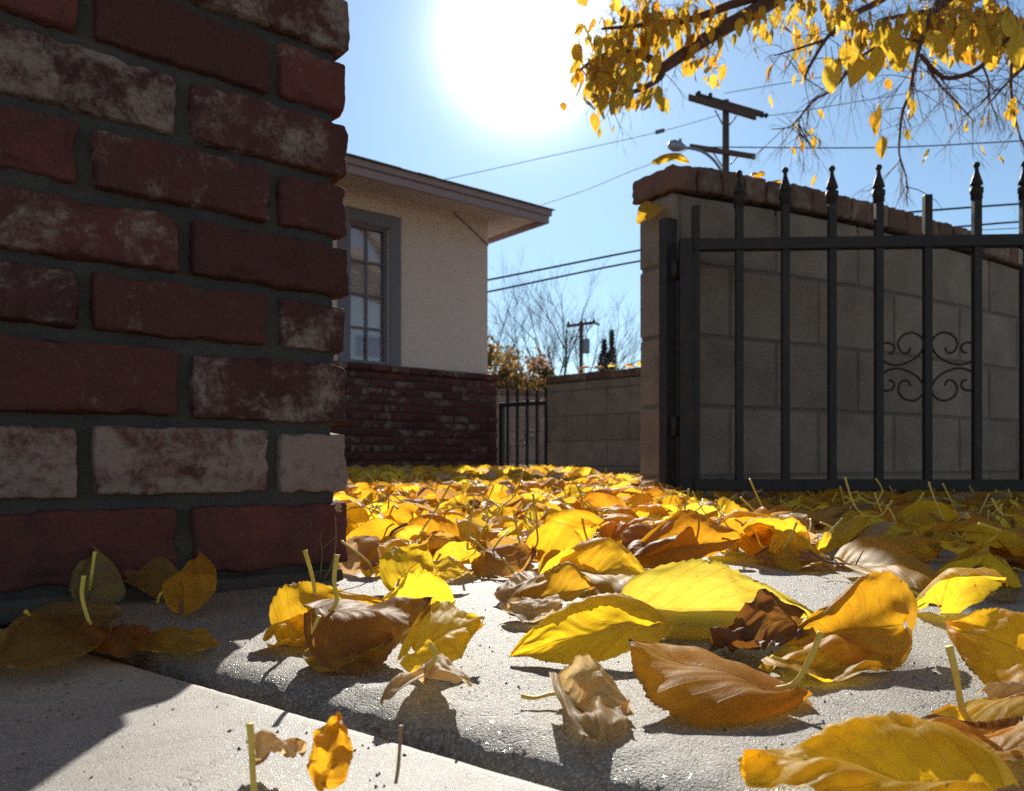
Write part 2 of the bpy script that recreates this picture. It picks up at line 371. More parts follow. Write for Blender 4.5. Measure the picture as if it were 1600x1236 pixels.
def courses(org, ea, eb, length, offs, depth=.085, start=0.0, res=(36, 5, 15)):
    for ci in range(len(zb)-1):
        z0, z1 = zb[ci]+mo/2, zb[ci+1]-mo/2
        t = start; cut = offs[ci % 2][:]
        js = [start]+[x for x in cut if x < length-.03]+[length]
        for bi, (a, c_) in enumerate(zip(js[:-1], js[1:])):
            lo = a+(mo/2+.001 if a > start else 0); hi = c_-(mo/2+.001 if c_ < length else 0)
            jz = ri.uniform(-.0012, .0012); jd = ri.uniform(-.0028, .0028)
            x0 = org+ea*lo+eb*jd+Vector((0, 0, z0+jz))
            rbrick(b, x0, ea*(hi-lo), eb*depth, Vector((0, 0, z1-z0)), .0042, .0032, ri.uniform(0, 50), *res, mi=2 if res[0] > 20 and (ci, bi) in CHALK else 0)
courses(PC, e1, e2, W_, [[.155, .31, .455], [.075, .232, .385]])
courses(PC+e2*.088, e2, e1, D_-.088, [[.15], [.07, .225]], res=(6, 2, 4))
courses(PC+e1*W_, e2, -e1, D_, [[.155, .31], [.075, .232]], res=(6, 2, 4))
i_ = .010
b.box(PC+e1*(i_+.004)+e2*(i_+.004), e1*(W_-2*i_-.008), e2*(D_-2*i_-.008), Vector((0, 0, .825)), 1)
rbrick(b, PC+e1*i_+e2*i_, e1*(W_-2*i_), e2*.06, Vector((0, 0, .822)), .002, .0030, 7.7, 150, 3, 220, 1)
bf = MB(); rb = random.Random(9)
base = MB()
rbrick(b, PC+e1*.002+e2*.001+Vector((0, 0, -.01)), e1*(W_-.004), e2*.1, Vector((0, 0, .022)), .004, .003, 4.4, 60, 6, 4, 1)
o = b.build('brick_pillar', [M['brick'], M['mortar'], M['brick_white']], origin=PC)
tag(o, 'tall used-brick gate pillar with whitewash remnants filling the left side', 'pillar')
# ------------------------------------------------------------------ block walls
BOW = [0.0]
def block_wall(name, label, A, B, n, th, bounds, bl, cap_z, cap_len, offset0, over=.02, group=None, capgap=.006, bev=.006):
    """A,B: ends of the front face; n: horizontal normal to the front; bounds: course heights"""
    A = Vector(A); B = Vector(B); n = Vector(n); e = (B-A); L = e.length; e.normalize()
    b = MB(); g = .005
    for ci in range(len(bounds)-1):
        z0, z1 = bounds[ci]+g, bounds[ci+1]-g
        x = -bl*(offset0 if ci % 2 else (offset0+.5) % 1)
        while x < L:
            lo = max(x+g, 0); hi = min(x+bl-g, L)
            if hi-lo > .02:
                j = rng.uniform(-.0015, .0015)
                b.box(A+e*lo+n*j+Vector((0, 0, z0)), e*(hi-lo), -n*th, Vector((0, 0, z1-z0)))
            x += bl
    root = empty(name, A); 
    def P(mb, nm, m, bv=0):
        if BOW[0]:                      # the top of this wall is not level: it sags toward both ends
            def wv(p):
                t = max(0, min(1, ((Vector(p)-A).dot(e))/2.05)); return (p[0], p[1], p[2]+BOW[0]*math.sin(math.pi*t)**.75*max(0, p[2])**1.6)
            mb.v = [wv(p) for p in mb.v]
        o = mb.build(nm, m, bevel=bv); o.parent = root; o.matrix_parent_inverse = Matrix.Translation(-A); return o
    P(b, 'block_courses', M['block'], bev)
    b = MB(); b.box(A+e*.006-n*.005, e*(L-.012), -n*(th-.010), Vector((0, 0, bounds[-1]))); P(b, 'mortar_core', M['blockmortar'])
    b = MB(); x = -over
    while x < L+over:
        l = cap_len*rng.uniform(.9, 1.08); hi = min(x+l, L+over)
        dz = rng.uniform(-.004, .004); dn = rng.uniform(-.004, .004)
        rbrick(b, A+e*(x+.003)+n*(over+dn)+Vector((0, 0, bounds[-1]+.004)), e*(hi-x-.006), -n*(th+2*over), Vector((0, 0, cap_z-bounds[-1]+dz)), .007, .0050, x*9+A.x, 9, 14, 7)
        x = hi
    P(b, 'cap_bricks', M['capbrick'])
    tag(root, label, 'wall', group)
    return root
WA = Vector((.480, 2.40, 0)); we = Vector((.86, .51, 0)).normalized(); wn = Vector((we.y, -we.x, 0))
BOW[0] = .040
block_wall('block_wall', 'tan concrete block wall with brick cap standing behind the large iron gate', WA, WA+we*3.1, wn, .15, [-.145, .07, .285, .50, .715, .925], .42, 1.0, .105, .42)
BOW[0] = 0
FA = Vector((.33, 7.50, 0)); FB0 = Vector((1.123, 6.75, 0)); fe = (FB0-FA).normalized(); fn = Vector((fe.y, -fe.x, 0))
block_wall('block_wall', 'low grey block wall at the far end of the yard, right of the small gate', FA, FA+fe*3.9, fn, .15, [-.155, .075, .305, .535, .765, .845], .46, .915, .24, .5, .012)
bn = Vector((.25, -1, 0)).normalized()
block_wall('block_wall', 'distant block wall seen through the bars of the small gate', Vector((-1.6, 11.4, 0)), Vector((2.6, 12.4, 0)), bn, .15, [-.1, .12, .34, .56, .78, 1.0, 1.1], .44, 1.18, .24, .3)
# ------------------------------------------------------------------ house
HC = Vector((-.24, 7.90, 0)); he = Vector((-.773, -.635, 0)).normalized(); hn = Vector((.635, -.773, 0)).normalized()
Z = lambda z: Vector((0, 0, z))
house = empty('house', HC)
def HP(mb, nm, m, bv=0, parent=None):
    o = mb.build(nm, m, bevel=bv); o.parent = parent or house
    if parent is None: o.matrix_parent_inverse = Matrix.Translation(-HC)
    return o
tag(house, 'single-storey stucco house corner with brick base and overhanging eave', 'house')
LW = 5.0; DP = 5.0; ws0, ws1, wz0, wz1 = 1.118, 1.515, .975, 2.215
b = MB()
b.box(HC-hn*.16, he*ws0, hn*.16, Z(2.60)); b.box(HC+he*ws1-hn*.16, he*(LW-ws1), hn*.16, Z(2.60))
b.box(HC+he*ws0-hn*.16, he*(ws1-ws0), hn*.16, Z(wz0)); b.box(HC+he*ws0-hn*.16+Z(wz1), he*(ws1-ws0), hn*.16, Z(2.60-wz1))
b.box(HC-hn*.162, -hn*DP, he*.16, Z(2.60)); b.box(HC-hn*(DP+.164), he*LW, hn*-.16, Z(2.6)); b.box(HC+he*(LW-.16)-hn*.162, he*.16, -hn*DP, Z(2.6))
HP(b, 'wall', M['stucco'])
# brick veneer base
b = MB(); rr = random.Random(5); pz = .0716; ncs = 13; bl = .215
for ci in range(ncs):
    z0 = -.02+ci*pz+.005; z1 = -.02+(ci+1)*pz-.005; x = -.075-(bl/2 if ci % 2 else 0)
    while x < LW:
        lo = max(x+.005, -.075); hi = min(x+bl-.005, LW); j = rr.uniform(-.006, .006)
        if hi-lo > .02: rbrick(b, HC+he*lo+hn*(.005)+Z(z0), he*(hi-lo), hn*(.062+j), Z(z1-z0), .008, .004, x+ci, 4, 3, 3)
        x += bl
    x = .0
    while x < 1.6:
        rbrick(b, HC-he*.075-hn*(x+.005-.0)+Z(z0), he*.07, -hn*(bl-.01), Z(z1-z0), .008, .004, x+ci+40, 3, 4, 3); x += bl
x = -.095
while x < LW:
    rbrick(b, HC+he*(x+.004)+hn*.003+Z(.913), he*.20, hn*.085, Z(.062), .008, .004, x+77, 4, 4, 3); x += .208
rbrick(b, HC-he*.098-hn*.01+Z(.913), he*.09, -hn*1.0, Z(.062), .008, .004, 5, 3, 10, 3)
b.box(HC-he*.068+hn*.002, he*(LW+.06), hn*.052, Z(.91), 1); b.box(HC-he*.066-hn*1.6, he*.06, hn*1.6, Z(.91), 1)
HP(b, 'brick_wainscot', [M['brick_far'], M['mortar']])
# window
b = MB(); tw = .112
def frame(b, s0, s1, z0, z1, w_, d0, d1):
    b.box(HC+he*s0+hn*d0+Z(z0), he*w_, hn*(d1-d0), Z(z1-z0)); b.box(HC+he*(s1-w_)+hn*d0+Z(z0), he*w_, hn*(d1-d0), Z(z1-z0))
    b.box(HC+he*(s0+w_)+hn*d0+Z(z1-w_), he*(s1-s0-2*w_), hn*(d1-d0-.002), Z(w_)); b.box(HC+he*(s0+w_)+hn*d0+Z(z0), he*(s1-s0-2*w_), hn*(d1-d0-.002), Z(min(w_, .03)))
frame(b, ws0-tw, ws1+tw, wz0+.003, wz1+tw, tw, .001, .022)
win = HP(b, 'window', M['trim'], .003)
b = MB(); frame(b, ws0+.001, ws1-.001, wz0+.004, wz1-.002, .028, -.075, -.03); HP(b, 'sash', M['trim'], .002, win)
b = MB(); gs0, gs1, gz0, gz1 = ws0+.028, ws1-.028, wz0+.034, wz1-.03
ms = (gs0+gs1)/2; b.box(HC+he*(ms-.009)-hn*.068+Z(gz0), he*.018, hn*.018, Z(gz1-gz0))
for k in range(1, 4):
    z = gz0+(gz1-gz0)*k/4; b.box(HC+he*gs0-hn*.067+Z(z-.009), he*(gs1-gs0), hn*.015, Z(.018))
HP(b, 'muntins', M['trim'], 0, win)
b = MB(); b.box(HC+he*gs0-hn*.074+Z(gz0), he*(gs1-gs0), hn*.003, Z(gz1-gz0)); HP(b, 'pane', M['glass'], 0, win)
b = MB(); z = gz0
while z < gz1-.02:
    b.box(HC+he*(gs0)-hn*.100+Z(z), he*(gs1-gs0), hn*.006+Z(.012), Z(.040)); z += .047
b.box(HC+he*(gs0-.02)-hn*.150+Z(gz0-.03), he*(gs1-gs0+.04), hn*.01, Z(gz1-gz0+.05)); HP(b, 'blind', M['blind'], 0, win)
b = MB(); b.box(HC+he*(gs0+.003)-hn*.086+Z(gz0+.05), he*.26, hn*.003, Z(.175), 1); frame(b, gs0, gs0+.275, gz0+.035, gz0+.245, .010, -.086, -.080)
o = b.build('window_sign', [simple('white_plastic', (.6, .56, .55), .5, .1), M['sign']]); tag(o, 'small red sign in a pale border inside the house window', 'sign')
# eave and roof: fascia corner beyond the wall corner
OV = .45
def ring(off, zlo, zhi):                # closed outline of the roof edge at an overhang
    a = HC+hn*off-he*off; b2 = HC+hn*off+he*(LW+off); c2 = b2-hn*(DP+2*off); d2 = a-hn*(DP+2*off); return [a, b2, c2, d2]
def boards(b, off, th, z0, z1, mi=0):
    r = ring(off, 0, 0)
    b.box(r[0]+Z(z0), he*(LW+2*off), -hn*th, Z(z1-z0), mi)
    b.box(r[0]-hn*(th+.002)+Z(z0), -hn*(DP+2*off-2*th-.004), he*th, Z(z1-z0), mi)
    b.box(r[1]-hn*(th+.002)+Z(z0), -hn*(DP+2*off-2*th-.004), -he*th, Z(z1-z0), mi)
    b.box(r[3]+Z(z0), he*(LW+2*off), hn*th, Z(z1-z0), mi)
b = MB(); boards(b, OV-.02, .03, 2.452, 2.522); boards(b, OV, .025, 2.524, 2.578); HP(b, 'fascia', M['fascia'], .003)
b = MB(); r = ring(OV-.06, 0, 0); b.box(r[0]+Z(2.500), he*(LW+2*OV-.12), -hn*(DP+2*OV-.12), Z(.012)); HP(b, 'soffit', M['soffit'])
b = MB(); rs = random.Random(2)
r = ring(OV+.02, 0, 0); apex1 = (r[0]+r[1]+r[2]+r[3])/4
rise = .20
for k in range(5):                      # butt edges of the lowest shingle courses
    off = OV+.025-k*.02; rr_ = ring(off, 0, 0); z0 = 2.580+k*.0065
    x = 0; L_ = LW+2*off
    while x < L_:
        l = rs.uniform(.12, .3); b.box(rr_[0]+he*x+Z(z0+rs.uniform(-.001, .002))+hn*rs.uniform(0, .006), he*(min(l, L_-x)-.003), -hn*.5, Z(.005)+Z(rs.uniform(0, .002))); x += l
r = ring(OV-.08, 0, 0); ap = Z(2.58+1.0)
A_, B_, C_, D2 = [p+Z(2.605) for p in r]
m1 = (r[0]+r[3])/2+he*2.6+Z(3.42); m2 = (r[1]+r[2])/2-he*2.6+Z(3.42)
b.add([A_, B_, C_, D2, m1, m2], [(0, 4, 5, 1), (1, 5, 2), (2, 5, 4, 3), (3, 4, 0)])
HP(b, 'roof', M['shingle'])
b = MB(); P = [HC+hn*.012+he*.42+Z(2.49), HC+hn*.012+he*.36+Z(2.46), HC+hn*.012+he*.18+Z(2.36), HC+hn*.012+he*.0+Z(2.25)]
b.tube(smooth_path(P), .005, 5); HP(b, 'cable', M['wire'])
# ------------------------------------------------------------------ iron gates
FIN = [(0, .000), (-.003, .0065), (-.009, .0098), (-.015, .0080), (-.0185, .005), (-.030, .0064), (-.045, .0108), (-.061, .0160), (-.067, .0168), (-.070, .0105), (-.0745, .0105), (-.0765, .0178), (-.091, .0178), (-.093, .0156), (-.108, .0156), (-.111, .0110)]
def gate(name, label, G0, G1, bars, ztop, zrail, zbot, rail_h, stile_w, bw, sc_, scroll, s_end, group=None, both=True, rail_t=.03):
    g = (G1-G0).normalized(); nn = Vector((g.y, -g.x, 0)); root = empty(name, G0); inv = Matrix.Translation(-G0)
    def P(mb, nm, bv=0):
        o = mb.build(nm, M['iron'], bevel=bv); o.parent = root; o.matrix_parent_inverse = inv; return o
    for s in ([0, s_end] if both else [0]):
        b = MB(); b.box(G0+g*(s-stile_w/2)-nn*stile_w/2+Z(zbot-.02), g*stile_w, nn*stile_w, Z(zrail+rail_h/2-zbot+.02)); P(b, 'stile', .003)
    for z in (zrail, zbot):
        b = MB(); b.box(G0+g*(stile_w/2+.001)-nn*rail_t/2+Z(z-rail_h/2), g*(s_end-stile_w-.002), nn*rail_t, Z(rail_h)); P(b, 'rail', .003)
    for s, kind, top in bars:
        b = MB(); zt = top if kind == 'flat' else top-.105*sc_
        b.box(G0+g*(s-bw/2)-nn*bw/2+Z(zbot-.010), g*bw, nn*bw, Z(zt-zbot+.010)); o = P(b, 'bar', .0015)
        if kind == 'fin':
            b = MB(); b.lathe(G0+g*s+Z(top), [(z*sc_, r*sc_) for z, r in reversed(FIN)], 14)
            q = b.build('finial', M['iron']); q.parent = o
    if both and stile_w < .04:
        for z in (zrail-.10, zbot+.14):
            b = MB(); b.lathe(G0-g*(stile_w/2+.012)+Z(z), [(0, .009), (0, .011), (.06, .011), (.06, .009)], 12); b.box(G0-g*(stile_w/2+.012)-nn*.004+Z(z+.012), g*.02, nn*.008, Z(.036)); P(b, 'hinge')
    if scroll:
        sx, sz, k = scroll
        pts = [(-26, 30), (-30, 22), (-38, 22), (-44, 30), (-44, 40), (-36, 50), (-22, 53), (-10, 46), (-6, 34), (-12, 20), (-26, 9), (-44, 3), (-60, 5), (-71, 14), (-74, 26), (-68, 36), (-58, 37), (-51, 31), (-53, 23), (-59, 21)]
        for fx in (1, -1):
            for fz in (1, -1):
                b = MB(); b.tube(smooth_path([G0+g*(sx+fx*x*k)+Z(sz+fz*z*k)+nn*.002 for x, z in pts], 4), .0033*max(k/.00184, .3), 6); P(b, 'scroll')
    tag(root, label, 'gate', group); return root
G0 = Vector(((1071-800)/F*2.335, 2.335, 0)); G1 = Vector((.64*2.285, 2.285, 0)); gg = (G1-G0).normalized()
def gs(px):                             # distance along the gate seen at photo column px
    a = (px-800)/F; return (a*G0.y-G0.x)/(gg.x-a*gg.y)
bars = [(gs(1086), 'flat', .862), (gs(1155), 'fin', .965), (gs(1227), 'fin', .971), (gs(1300), 'fin', .973), (gs(1373), 'fin', .974), (gs(1449), 'flat', .882), (gs(1526), 'fin', .976), (gs(1601), 'fin', .976), (gs(1677), 'fin', .976), (gs(1752), 'fin', .976)]
bars = [(gs(1087), 'flat', .862)]+bars[1:]
iz = lambda py, Y: H+(722-py)/F*Y
gate('iron_gate', 'large black iron gate with finials and scrollwork in front of block wall', G0, G1, bars, .97, iz(380, 2.31), iz(758, 2.31), .034, .038, .0215, 1.0, (gs(1449), iz(573, 2.30), .00184), gs(1800))
b = MB(); q = pt(1038, 700, 2.385); q.z = 0; b.box(Vector((q.x, q.y, 0))-we*.022, we*.046, wn*.032, Z(.835)); o = b.build('gate_post', M['iron'], bevel=.003)
tag(o, 'dark square hinge post fixed to the near end of the tan block wall', 'post')
b = MB(); 
K0 = Vector((-.10, 7.86, 0)); K1 = Vector((.335, 7.53, 0)); kg = (K1-K0).normalized()
def ks(px): a = (px-800)/F; return (a*K0.y-K0.x)/(kg.x-a*kg.y)
kb = [(ks(793.5), 'fin', iz(600, 7.8)), (ks(808.5), 'fin', iz(598, 7.73)), (ks(824), 'fin', iz(598, 7.65)), (ks(839.5), 'flat', iz(609, 7.6)), (ks(854), 'flat', iz(606, 7.55))]
gate('iron_gate', 'small black iron gate between the house corner and the far block wall', K0, K1, kb, .9, iz(631, 7.7), iz(730, 7.7), .042, .045, .024, 1.1, (ks(824), iz(681, 7.65), .00118), ks(855.5))
# ------------------------------------------------------------------ poles, wires
def utility_pole(loc, top, r, label, arms, extra=None):
    root = empty('utility_pole', loc); inv = Matrix.Translation(-Vector(loc)); L = Vector(loc)
    def P(b, nm, m): o = b.build(nm, m); o.parent = root; o.matrix_parent_inverse = inv; return o
    b = MB(); b.tube([L, L+Z(top*.5), L+Z(top)], [r*1.25, r*1.1, r], 12); P(b, 'pole', M['pole'])
    for (a, c, th, hh) in arms:
        b = MB(); a = Vector(a); c = Vector(c); e = (c-a); f = Vector((e.y, -e.x, 0)).normalized()*th
        b.box(a-f/2-Z(hh/2), e, f, Z(hh)); P(b, 'crossarm', M['pole'])
    if extra: extra(P)
    return tag(root, label, 'utility pole')
Yp = 20.0
p1 = pt(1134, 700, Yp); p1.z = 0
def ex1(P):
    for a, c in (((1117, 172), (1130, 196)), ((1151, 181), (1139, 196)), ((1114, 238), (1130, 262)), ((1152, 245), (1141, 257))):
        b = MB(); b.tube([pt(*a, Yp-.15), pt(*c, Yp-.12)], .02, 5); P(b, 'brace', M['metal'])
    b = MB(); b.tube(smooth_path([pt(1128, 268, Yp-.2), pt(1115, 250, Yp-.3), pt(1098, 237, Yp-.45), pt(1080, 232, Yp-.6), pt(1070, 231, Yp-.7)]), .035, 6); arm = P(b, 'lamp_arm', M['metal'])
    c0 = pt(1072, 231, Yp-.7); c1 = pt(1045, 226, Yp-1.0); b = MB(); n = 8
    sec = [(0, .035), (.15, .07), (.4, .12), (.7, .14), (.92, .10), (1, .02)]
    b.tube([c0.lerp(c1, t) for t, r in sec], [r for t, r in sec], 10); b.lathe(c0.lerp(c1, .35)+Z(.1), [(0, .045), (.05, .045), (.09, .03), (.09, 0)], 8); P(b, 'lamp_head', M['metal'])
    for px, py in ((1190, 180), (1197, 180.5)):
        b = MB(); c = pt(px, py, Yp); b.tube([c-Vector((.05, 0, 0)), c, c+Vector((.05, 0, 0))], [.03, .075, .03], 8); P(b, 'insulator', M['wire'])
    for px, py in ((1092, 147), (1110, 150)):
        b = MB(); c = pt(px, py, Yp); b.lathe(c, [(-.12, .03), (0, .05), (.06, .05), (.09, .0)], 8); P(b, 'insulator', M['wire'])
utility_pole(p1, pt(0, 157, Yp).z, .085, 'tall wooden utility pole with two crossarms and street lamp, above block wall',
    [(pt(1076, 152, Yp-.14), pt(1181, 183, Yp-.14), .10, .13), (pt(1087, 149, Yp+.14), pt(1193, 179.5, Yp+.14), .10, .12), (pt(1078, 229, Yp-.14), pt(1180, 245, Yp-.14), .10, .11)], ex1)
Yq = 50.0; p2 = pt(908, 700, Yq); p2.z = 0
def ex2(P):
    b = MB(); c = pt(916, 552, Yq-.2); b.lathe(c, [(0, 0), (0, .20), (.05, .22), (.84, .22), (.9, .18), (.9, 0)], 14); P(b, 'transformer', M['metal'])
    b = MB(); b.tube([c+Vector((.0, 0, .9)), c+Vector((0, 0, 1.15))], .04, 6); P(b, 'bushing', M['wire'])
    b = MB(); b.tube(smooth_path([pt(909, 503, Yq), pt(911, 498, Yq), pt(915, 502, Yq), pt(918, 520, Yq)]), .03, 5); P(b, 'jumper_wire', M['wire'])
    for px, py in ((888, 506), (928, 502)):
        b = MB(); b.lathe(pt(px, py, Yq), [(-.1, .05), (0, .09), (.1, .08), (.16, 0)], 8); P(b, 'insulator', M['wire'])
utility_pole(p2, pt(0, 502, Yq).z, .12, 'distant utility pole with one tilted crossarm and grey transformer can',
    [(pt(885, 510, Yq-.2), pt(928, 504, Yq-.2), .16, .17), (pt(927.5, 504, Yq-.2), pt(937, 507.5, Yq-.2), .14, .12)], ex2)
M['thin_wire'] = simple('thin_wire', (.22, .22, .24), .6, .1)
def wire(label, P, r, splice=None):
    b = MB(); b.tube(smooth_path([pt(*q) for q in P], 8), r, 6)
    for s in (splice or []): c = pt(*s); b.tube([c-Vector((.1, 0, .02)), c+Vector((.1, 0, .03))], .05, 8)
    tag(b.build('overhead_wire', M['wire'] if r > .0115 else M['thin_wire']), label, 'wire', None)
wire('upper thick overhead cable running from the house corner past the far trees', [(660, 455, 13), (765, 437, 13), (1005, 390, 13), (1200, 357, 13), (1385, 335, 13), (1600, 318, 13), (1800, 306, 13)], .017)
wire('lower thick overhead cable running from the house corner past the far trees', [(660, 475, 13), (765, 455.5, 13), (1005, 407, 13), (1230, 377, 13), (1460, 357.5, 13), (1600, 346, 13), (1800, 334, 13)], .016)
wire('thin lowest cable crossing behind the large gate at right', [(1300, 378, 13), (1480, 363, 13), (1600, 356, 13), (1750, 349, 13)], .007)
wire('thin overhead wire with a dark splice left of the tall pole', [(560, 310, 15), (720, 275, 16), (860, 244, 17), (1030, 206, 18.5), (1126, 179, 20)], .007, [(1031, 205.5, 18.5)])
wire('thin overhead wire sloping down left from the street lamp', [(800, 335, 15), (915, 297, 16.5), (985, 268, 18), (1040, 248, 19), (1078, 232, 19.8)], .007)
wire('thin wire leaving the upper crossarm insulators toward the right', [(1200, 180, 20), (1230, 177, 20), (1412, 147, 19), (1600, 119, 18), (1760, 95, 17)], .009)
wire('topmost thin wire right of the tall pole behind the yellow leaves', [(1132, 146, 20), (1200, 134, 20), (1300, 118, 19), (1500, 84, 18), (1700, 48, 17)], .009)
wire('level thin twisted wire right of the tall pole', [(1080, 229, 20), (1140, 230, 20), (1380, 230.5, 19), (1600, 220, 18), (1760, 213, 17)], .014)
# ------------------------------------------------------------------ leaves
def blade_arrays(nu, nv, P0, P1, A, B, bend=0.0, curl=0.0, ripple=0.0, teeth=20, tip=.9, seed=0.0, nz=.004, cord=.16, warp=1.0, fold=0.0):
    """P0 petiole junction, P1 tip, A/B widest points of the two halves. returns verts, faces, uv"""
    P0, P1, A, B = [Vector(p) for p in (P0, P1, A, B)]
    ax = P1-P0; L = ax.length
    um = .40
    sa = A-(P0+ax*um); sb = B-(P0+ax*um)
    nrm = (ax.normalized().cross(sa.normalized()-sb.normalized())).normalized() if (sa-sb).length > 1e-6 else Vector((0, 0, 1))
    if nrm.z < 0: nrm = -nrm
    V = []; UV = []
    rs_ = np.random.RandomState(int(seed*1000) % 100000)
    for i in range(nu+1):
        u = i/nu
        prof = (math.sin(math.pi*min(1, u**.60))**.78)*(1-.06*u) if 0 < u < 1 else 0
        ph = (u*teeth+seed+.9*noise.noise(Vector((u*5, seed*3, 0)))) % 1
        saw = 1-(.06+.05*noise.noise(Vector((u*9, seed, 4))))*(1-ph)*(1 if teeth else 0)
        for j in range(nv+1):
            v = j/nv*2-1; av = abs(v)
            m = prof*(1+(saw-1)*av**12)*(1+.05*noise.noise(Vector((u*4, seed*7, 1 if v > 0 else 5))))
            back = cord*(av**1.5)*(1-u)**6*(1 if i else 1)
            x = u-back*1.25
            m2 = max(m, 0)
            side = sa if v < 0 else sb
            p = P0+ax*x+side*(m2*av)
            p = p+nrm*(bend*L*math.sin(math.pi*u)+curl*L*(av**2.6)*prof+fold*L*math.sin(math.pi*av)*prof)
            p = p+nrm*(ripple*L*.5*math.cos((u-.42*av**.8)*7.5*2*math.pi)*av*prof)
            q = Vector((u*2.6+seed*5, v*1.5, seed*3))
            p = p+nrm*noise.noise(q)*nz*warp*4+ax.normalized()*noise.noise(q*1.7+Vector((9, 0, 0)))*nz*1.5
            p = p+nrm*noise.noise(Vector((u*8+seed, v*5, seed)))*nz*1.1*av
            V.append(p); UV.append((u, v+1))
    Fc = [(i*(nv+1)+j, (i+1)*(nv+1)+j, (i+1)*(nv+1)+j+1, i*(nv+1)+j+1) for i in range(nu) for j in range(nv)]
    return V, Fc, UV
def mesh_leaf(name, V, Fc, UV, tint, brown, mat=None):
    me = bpy.data.meshes.new(name); me.from_pydata([tuple(p) for p in V], [], Fc)
    uvl = me.uv_layers.new(name='leaf'); li = np.empty(len(me.loops), np.int32); me.loops.foreach_get('vertex_index', li)
    uvl.data.foreach_set('uv', np.array(UV, np.float32)[li].ravel())
    a = me.attributes.new('tint', 'FLOAT_COLOR', 'POINT'); t = np.array(tint, np.float32)
    if t.ndim == 1: t = np.tile(np.append(t, 1.0)[:4], (len(V), 1))
    a.data.foreach_set('color', t.astype(np.float32).ravel())
    a = me.attributes.new('brown', 'FLOAT', 'POINT'); bb = np.full(len(V), brown, np.float32) if np.isscalar(brown) else np.array(brown, np.float32)
    a.data.foreach_set('value', bb)
    me.materials.append(mat or M['leaf']); me.polygons.foreach_set('use_smooth', np.ones(len(Fc), bool)); me.update()
    return me
YEL = (.88, .575, .028); LEM = (.90, .67, .055); ORA = (.80, .42, .015); OLI = (.55, .36, .02); BRO = (.30, .13, .03); PAL = (.52, .38, .22); DRK = (.16, .075, .03)
def stem_tube(P, r=.0013, mat='stem', end=1.35):
    P = smooth_path(P, 6); n = len(P); b = MB(); b.tube(P, [r*(.9+.15*math.cos(i)*.3+(end-1)*(i/n)**4) for i in range(n)], 8); return b
def hero(label, P0, P1, A, B, stem=None, tint=YEL, brown=0.0, bend=0., curl=0., ripple=.006, sr=.0013, seed=None, smat='stem', teeth=22, nz=.0022, res=(66, 24), cord=.16, fold=0.04):
    """each point is (photo column, photo row, depth in metres)"""
    seed = seed if seed is not None else rng.uniform(0, 30)
    q = [pt(*p) if not isinstance(p, Vector) else p for p in (P0, P1, A, B)]
    V, Fc, UV = blade_arrays(res[0], res[1], *q, bend=bend, curl=curl, ripple=ripple, teeth=teeth, seed=seed, nz=nz, cord=cord, fold=fold)
    o0 = Vector(q[0]); root = empty('fallen_leaf', o0)
    lowest = min(p.z for p in V); 
    me = mesh_leaf('blade', [p-o0 for p in V], Fc, UV, tint, brown); o = bpy.data.objects.new('blade', me); C.objects.link(o); o.parent = root
    if stem:
        S = [o0.lerp(Vector(q[1]), .04)]+[pt(*p) for p in stem]
        so_ = stem_tube([p-o0 for p in S], sr).build('stem', M[smat], root)
    if lowest > .006 and o0.y < 1.5 and o0.z < .1: root.location.z -= lowest-.001
    if lowest < .0008: root.location.z += .0008-lowest
    tag(root, label, 'fallen leaf', None); HEROES.append(root); return root
HEROES = []
# ---- the leaves that can be told apart
hero('large pale lemon leaf standing on edge, biggest and brightest at centre right',
     (1000, 948, .545), (1278, 968, .548), (1122, 872, .548), (1085, 1004, .505), stem=[(1008, 968, .53), (1019, 992, .51)], tint=(.56, .45, .055), bend=.02, curl=-.02, fold=.03, brown=-.25, cord=.11)
hero('broad golden leaf leaning left with its tip on the pavement, left of the lemon leaf',
     (1012, 988, .485), (800, 1033, .458), (905, 938, .490), (915, 1046, .440), tint=(.84, .56, .015), bend=.05, curl=-.03, fold=.05, brown=-.1)
hero('curled rusty orange leaf with long upturned pale stem in the front',
     (1222, 1082, .373), (982, 1004, .394), (1040, 1126, .346), (1120, 1030, .43), stem=[(1243, 1068, .372), (1266, 1030, .372), (1283, 990, .372)], tint=(.82, .44, .018), brown=.24, bend=-.03, curl=.0, fold=.07, sr=.0014, nz=.0016)
hero('wide amber leaf with browned edge, tilted up right of the lemon leaf',
     (1408, 986, .475), (1224, 1003, .462), (1372, 908, .500), (1345, 1066, .432), tint=(.84, .48, .012), brown=.10, bend=.03, fold=.04, curl=.02, cord=.10)
hero('folded yellow leaf lying under the wide amber leaf',
     (1225, 1052, .43), (1392, 1060, .43), (1320, 1002, .46), (1300, 1078, .405), tint=YEL, brown=.1, bend=-.03, stem=[(1205, 1045, .43)])
hero('big yellow leaf cut off by the bottom right edge of the view',
     (1515, 1268, .261), (1158, 1222, .2870), (1360, 1152, .297), (1290, 1300, .246), tint=(.87, .56, .015), brown=.02, bend=.03, fold=.05, curl=-.04, ripple=.02)
hero('golden leaf with shaded rust-brown top at the right edge',
     (1668, 1040, .40), (1478, 978, .45), (1590, 952, .44), (1555, 1092, .395), tint=(.85, .46, .012), brown=.20, bend=.03, fold=.03)
hero('yellow leaf with thick upright stem near the lower right corner',
     (1508, 1130, .335), (1655, 1150, .325), (1465, 1185, .312), (1600, 1092, .37), stem=[(1503, 1110, .333), (1494, 1060, .332), (1483, 1014, .332)], tint=YEL, brown=.02, sr=.0015, bend=.05, fold=.05)
hero('brown shaded leaf lying flat in the lower right corner under the upright stem',
     (1470, 1190, .305), (1680, 1205, .30), (1560, 1158, .33), (1560, 1235, .283), tint=ORA, brown=.4, bend=.03)
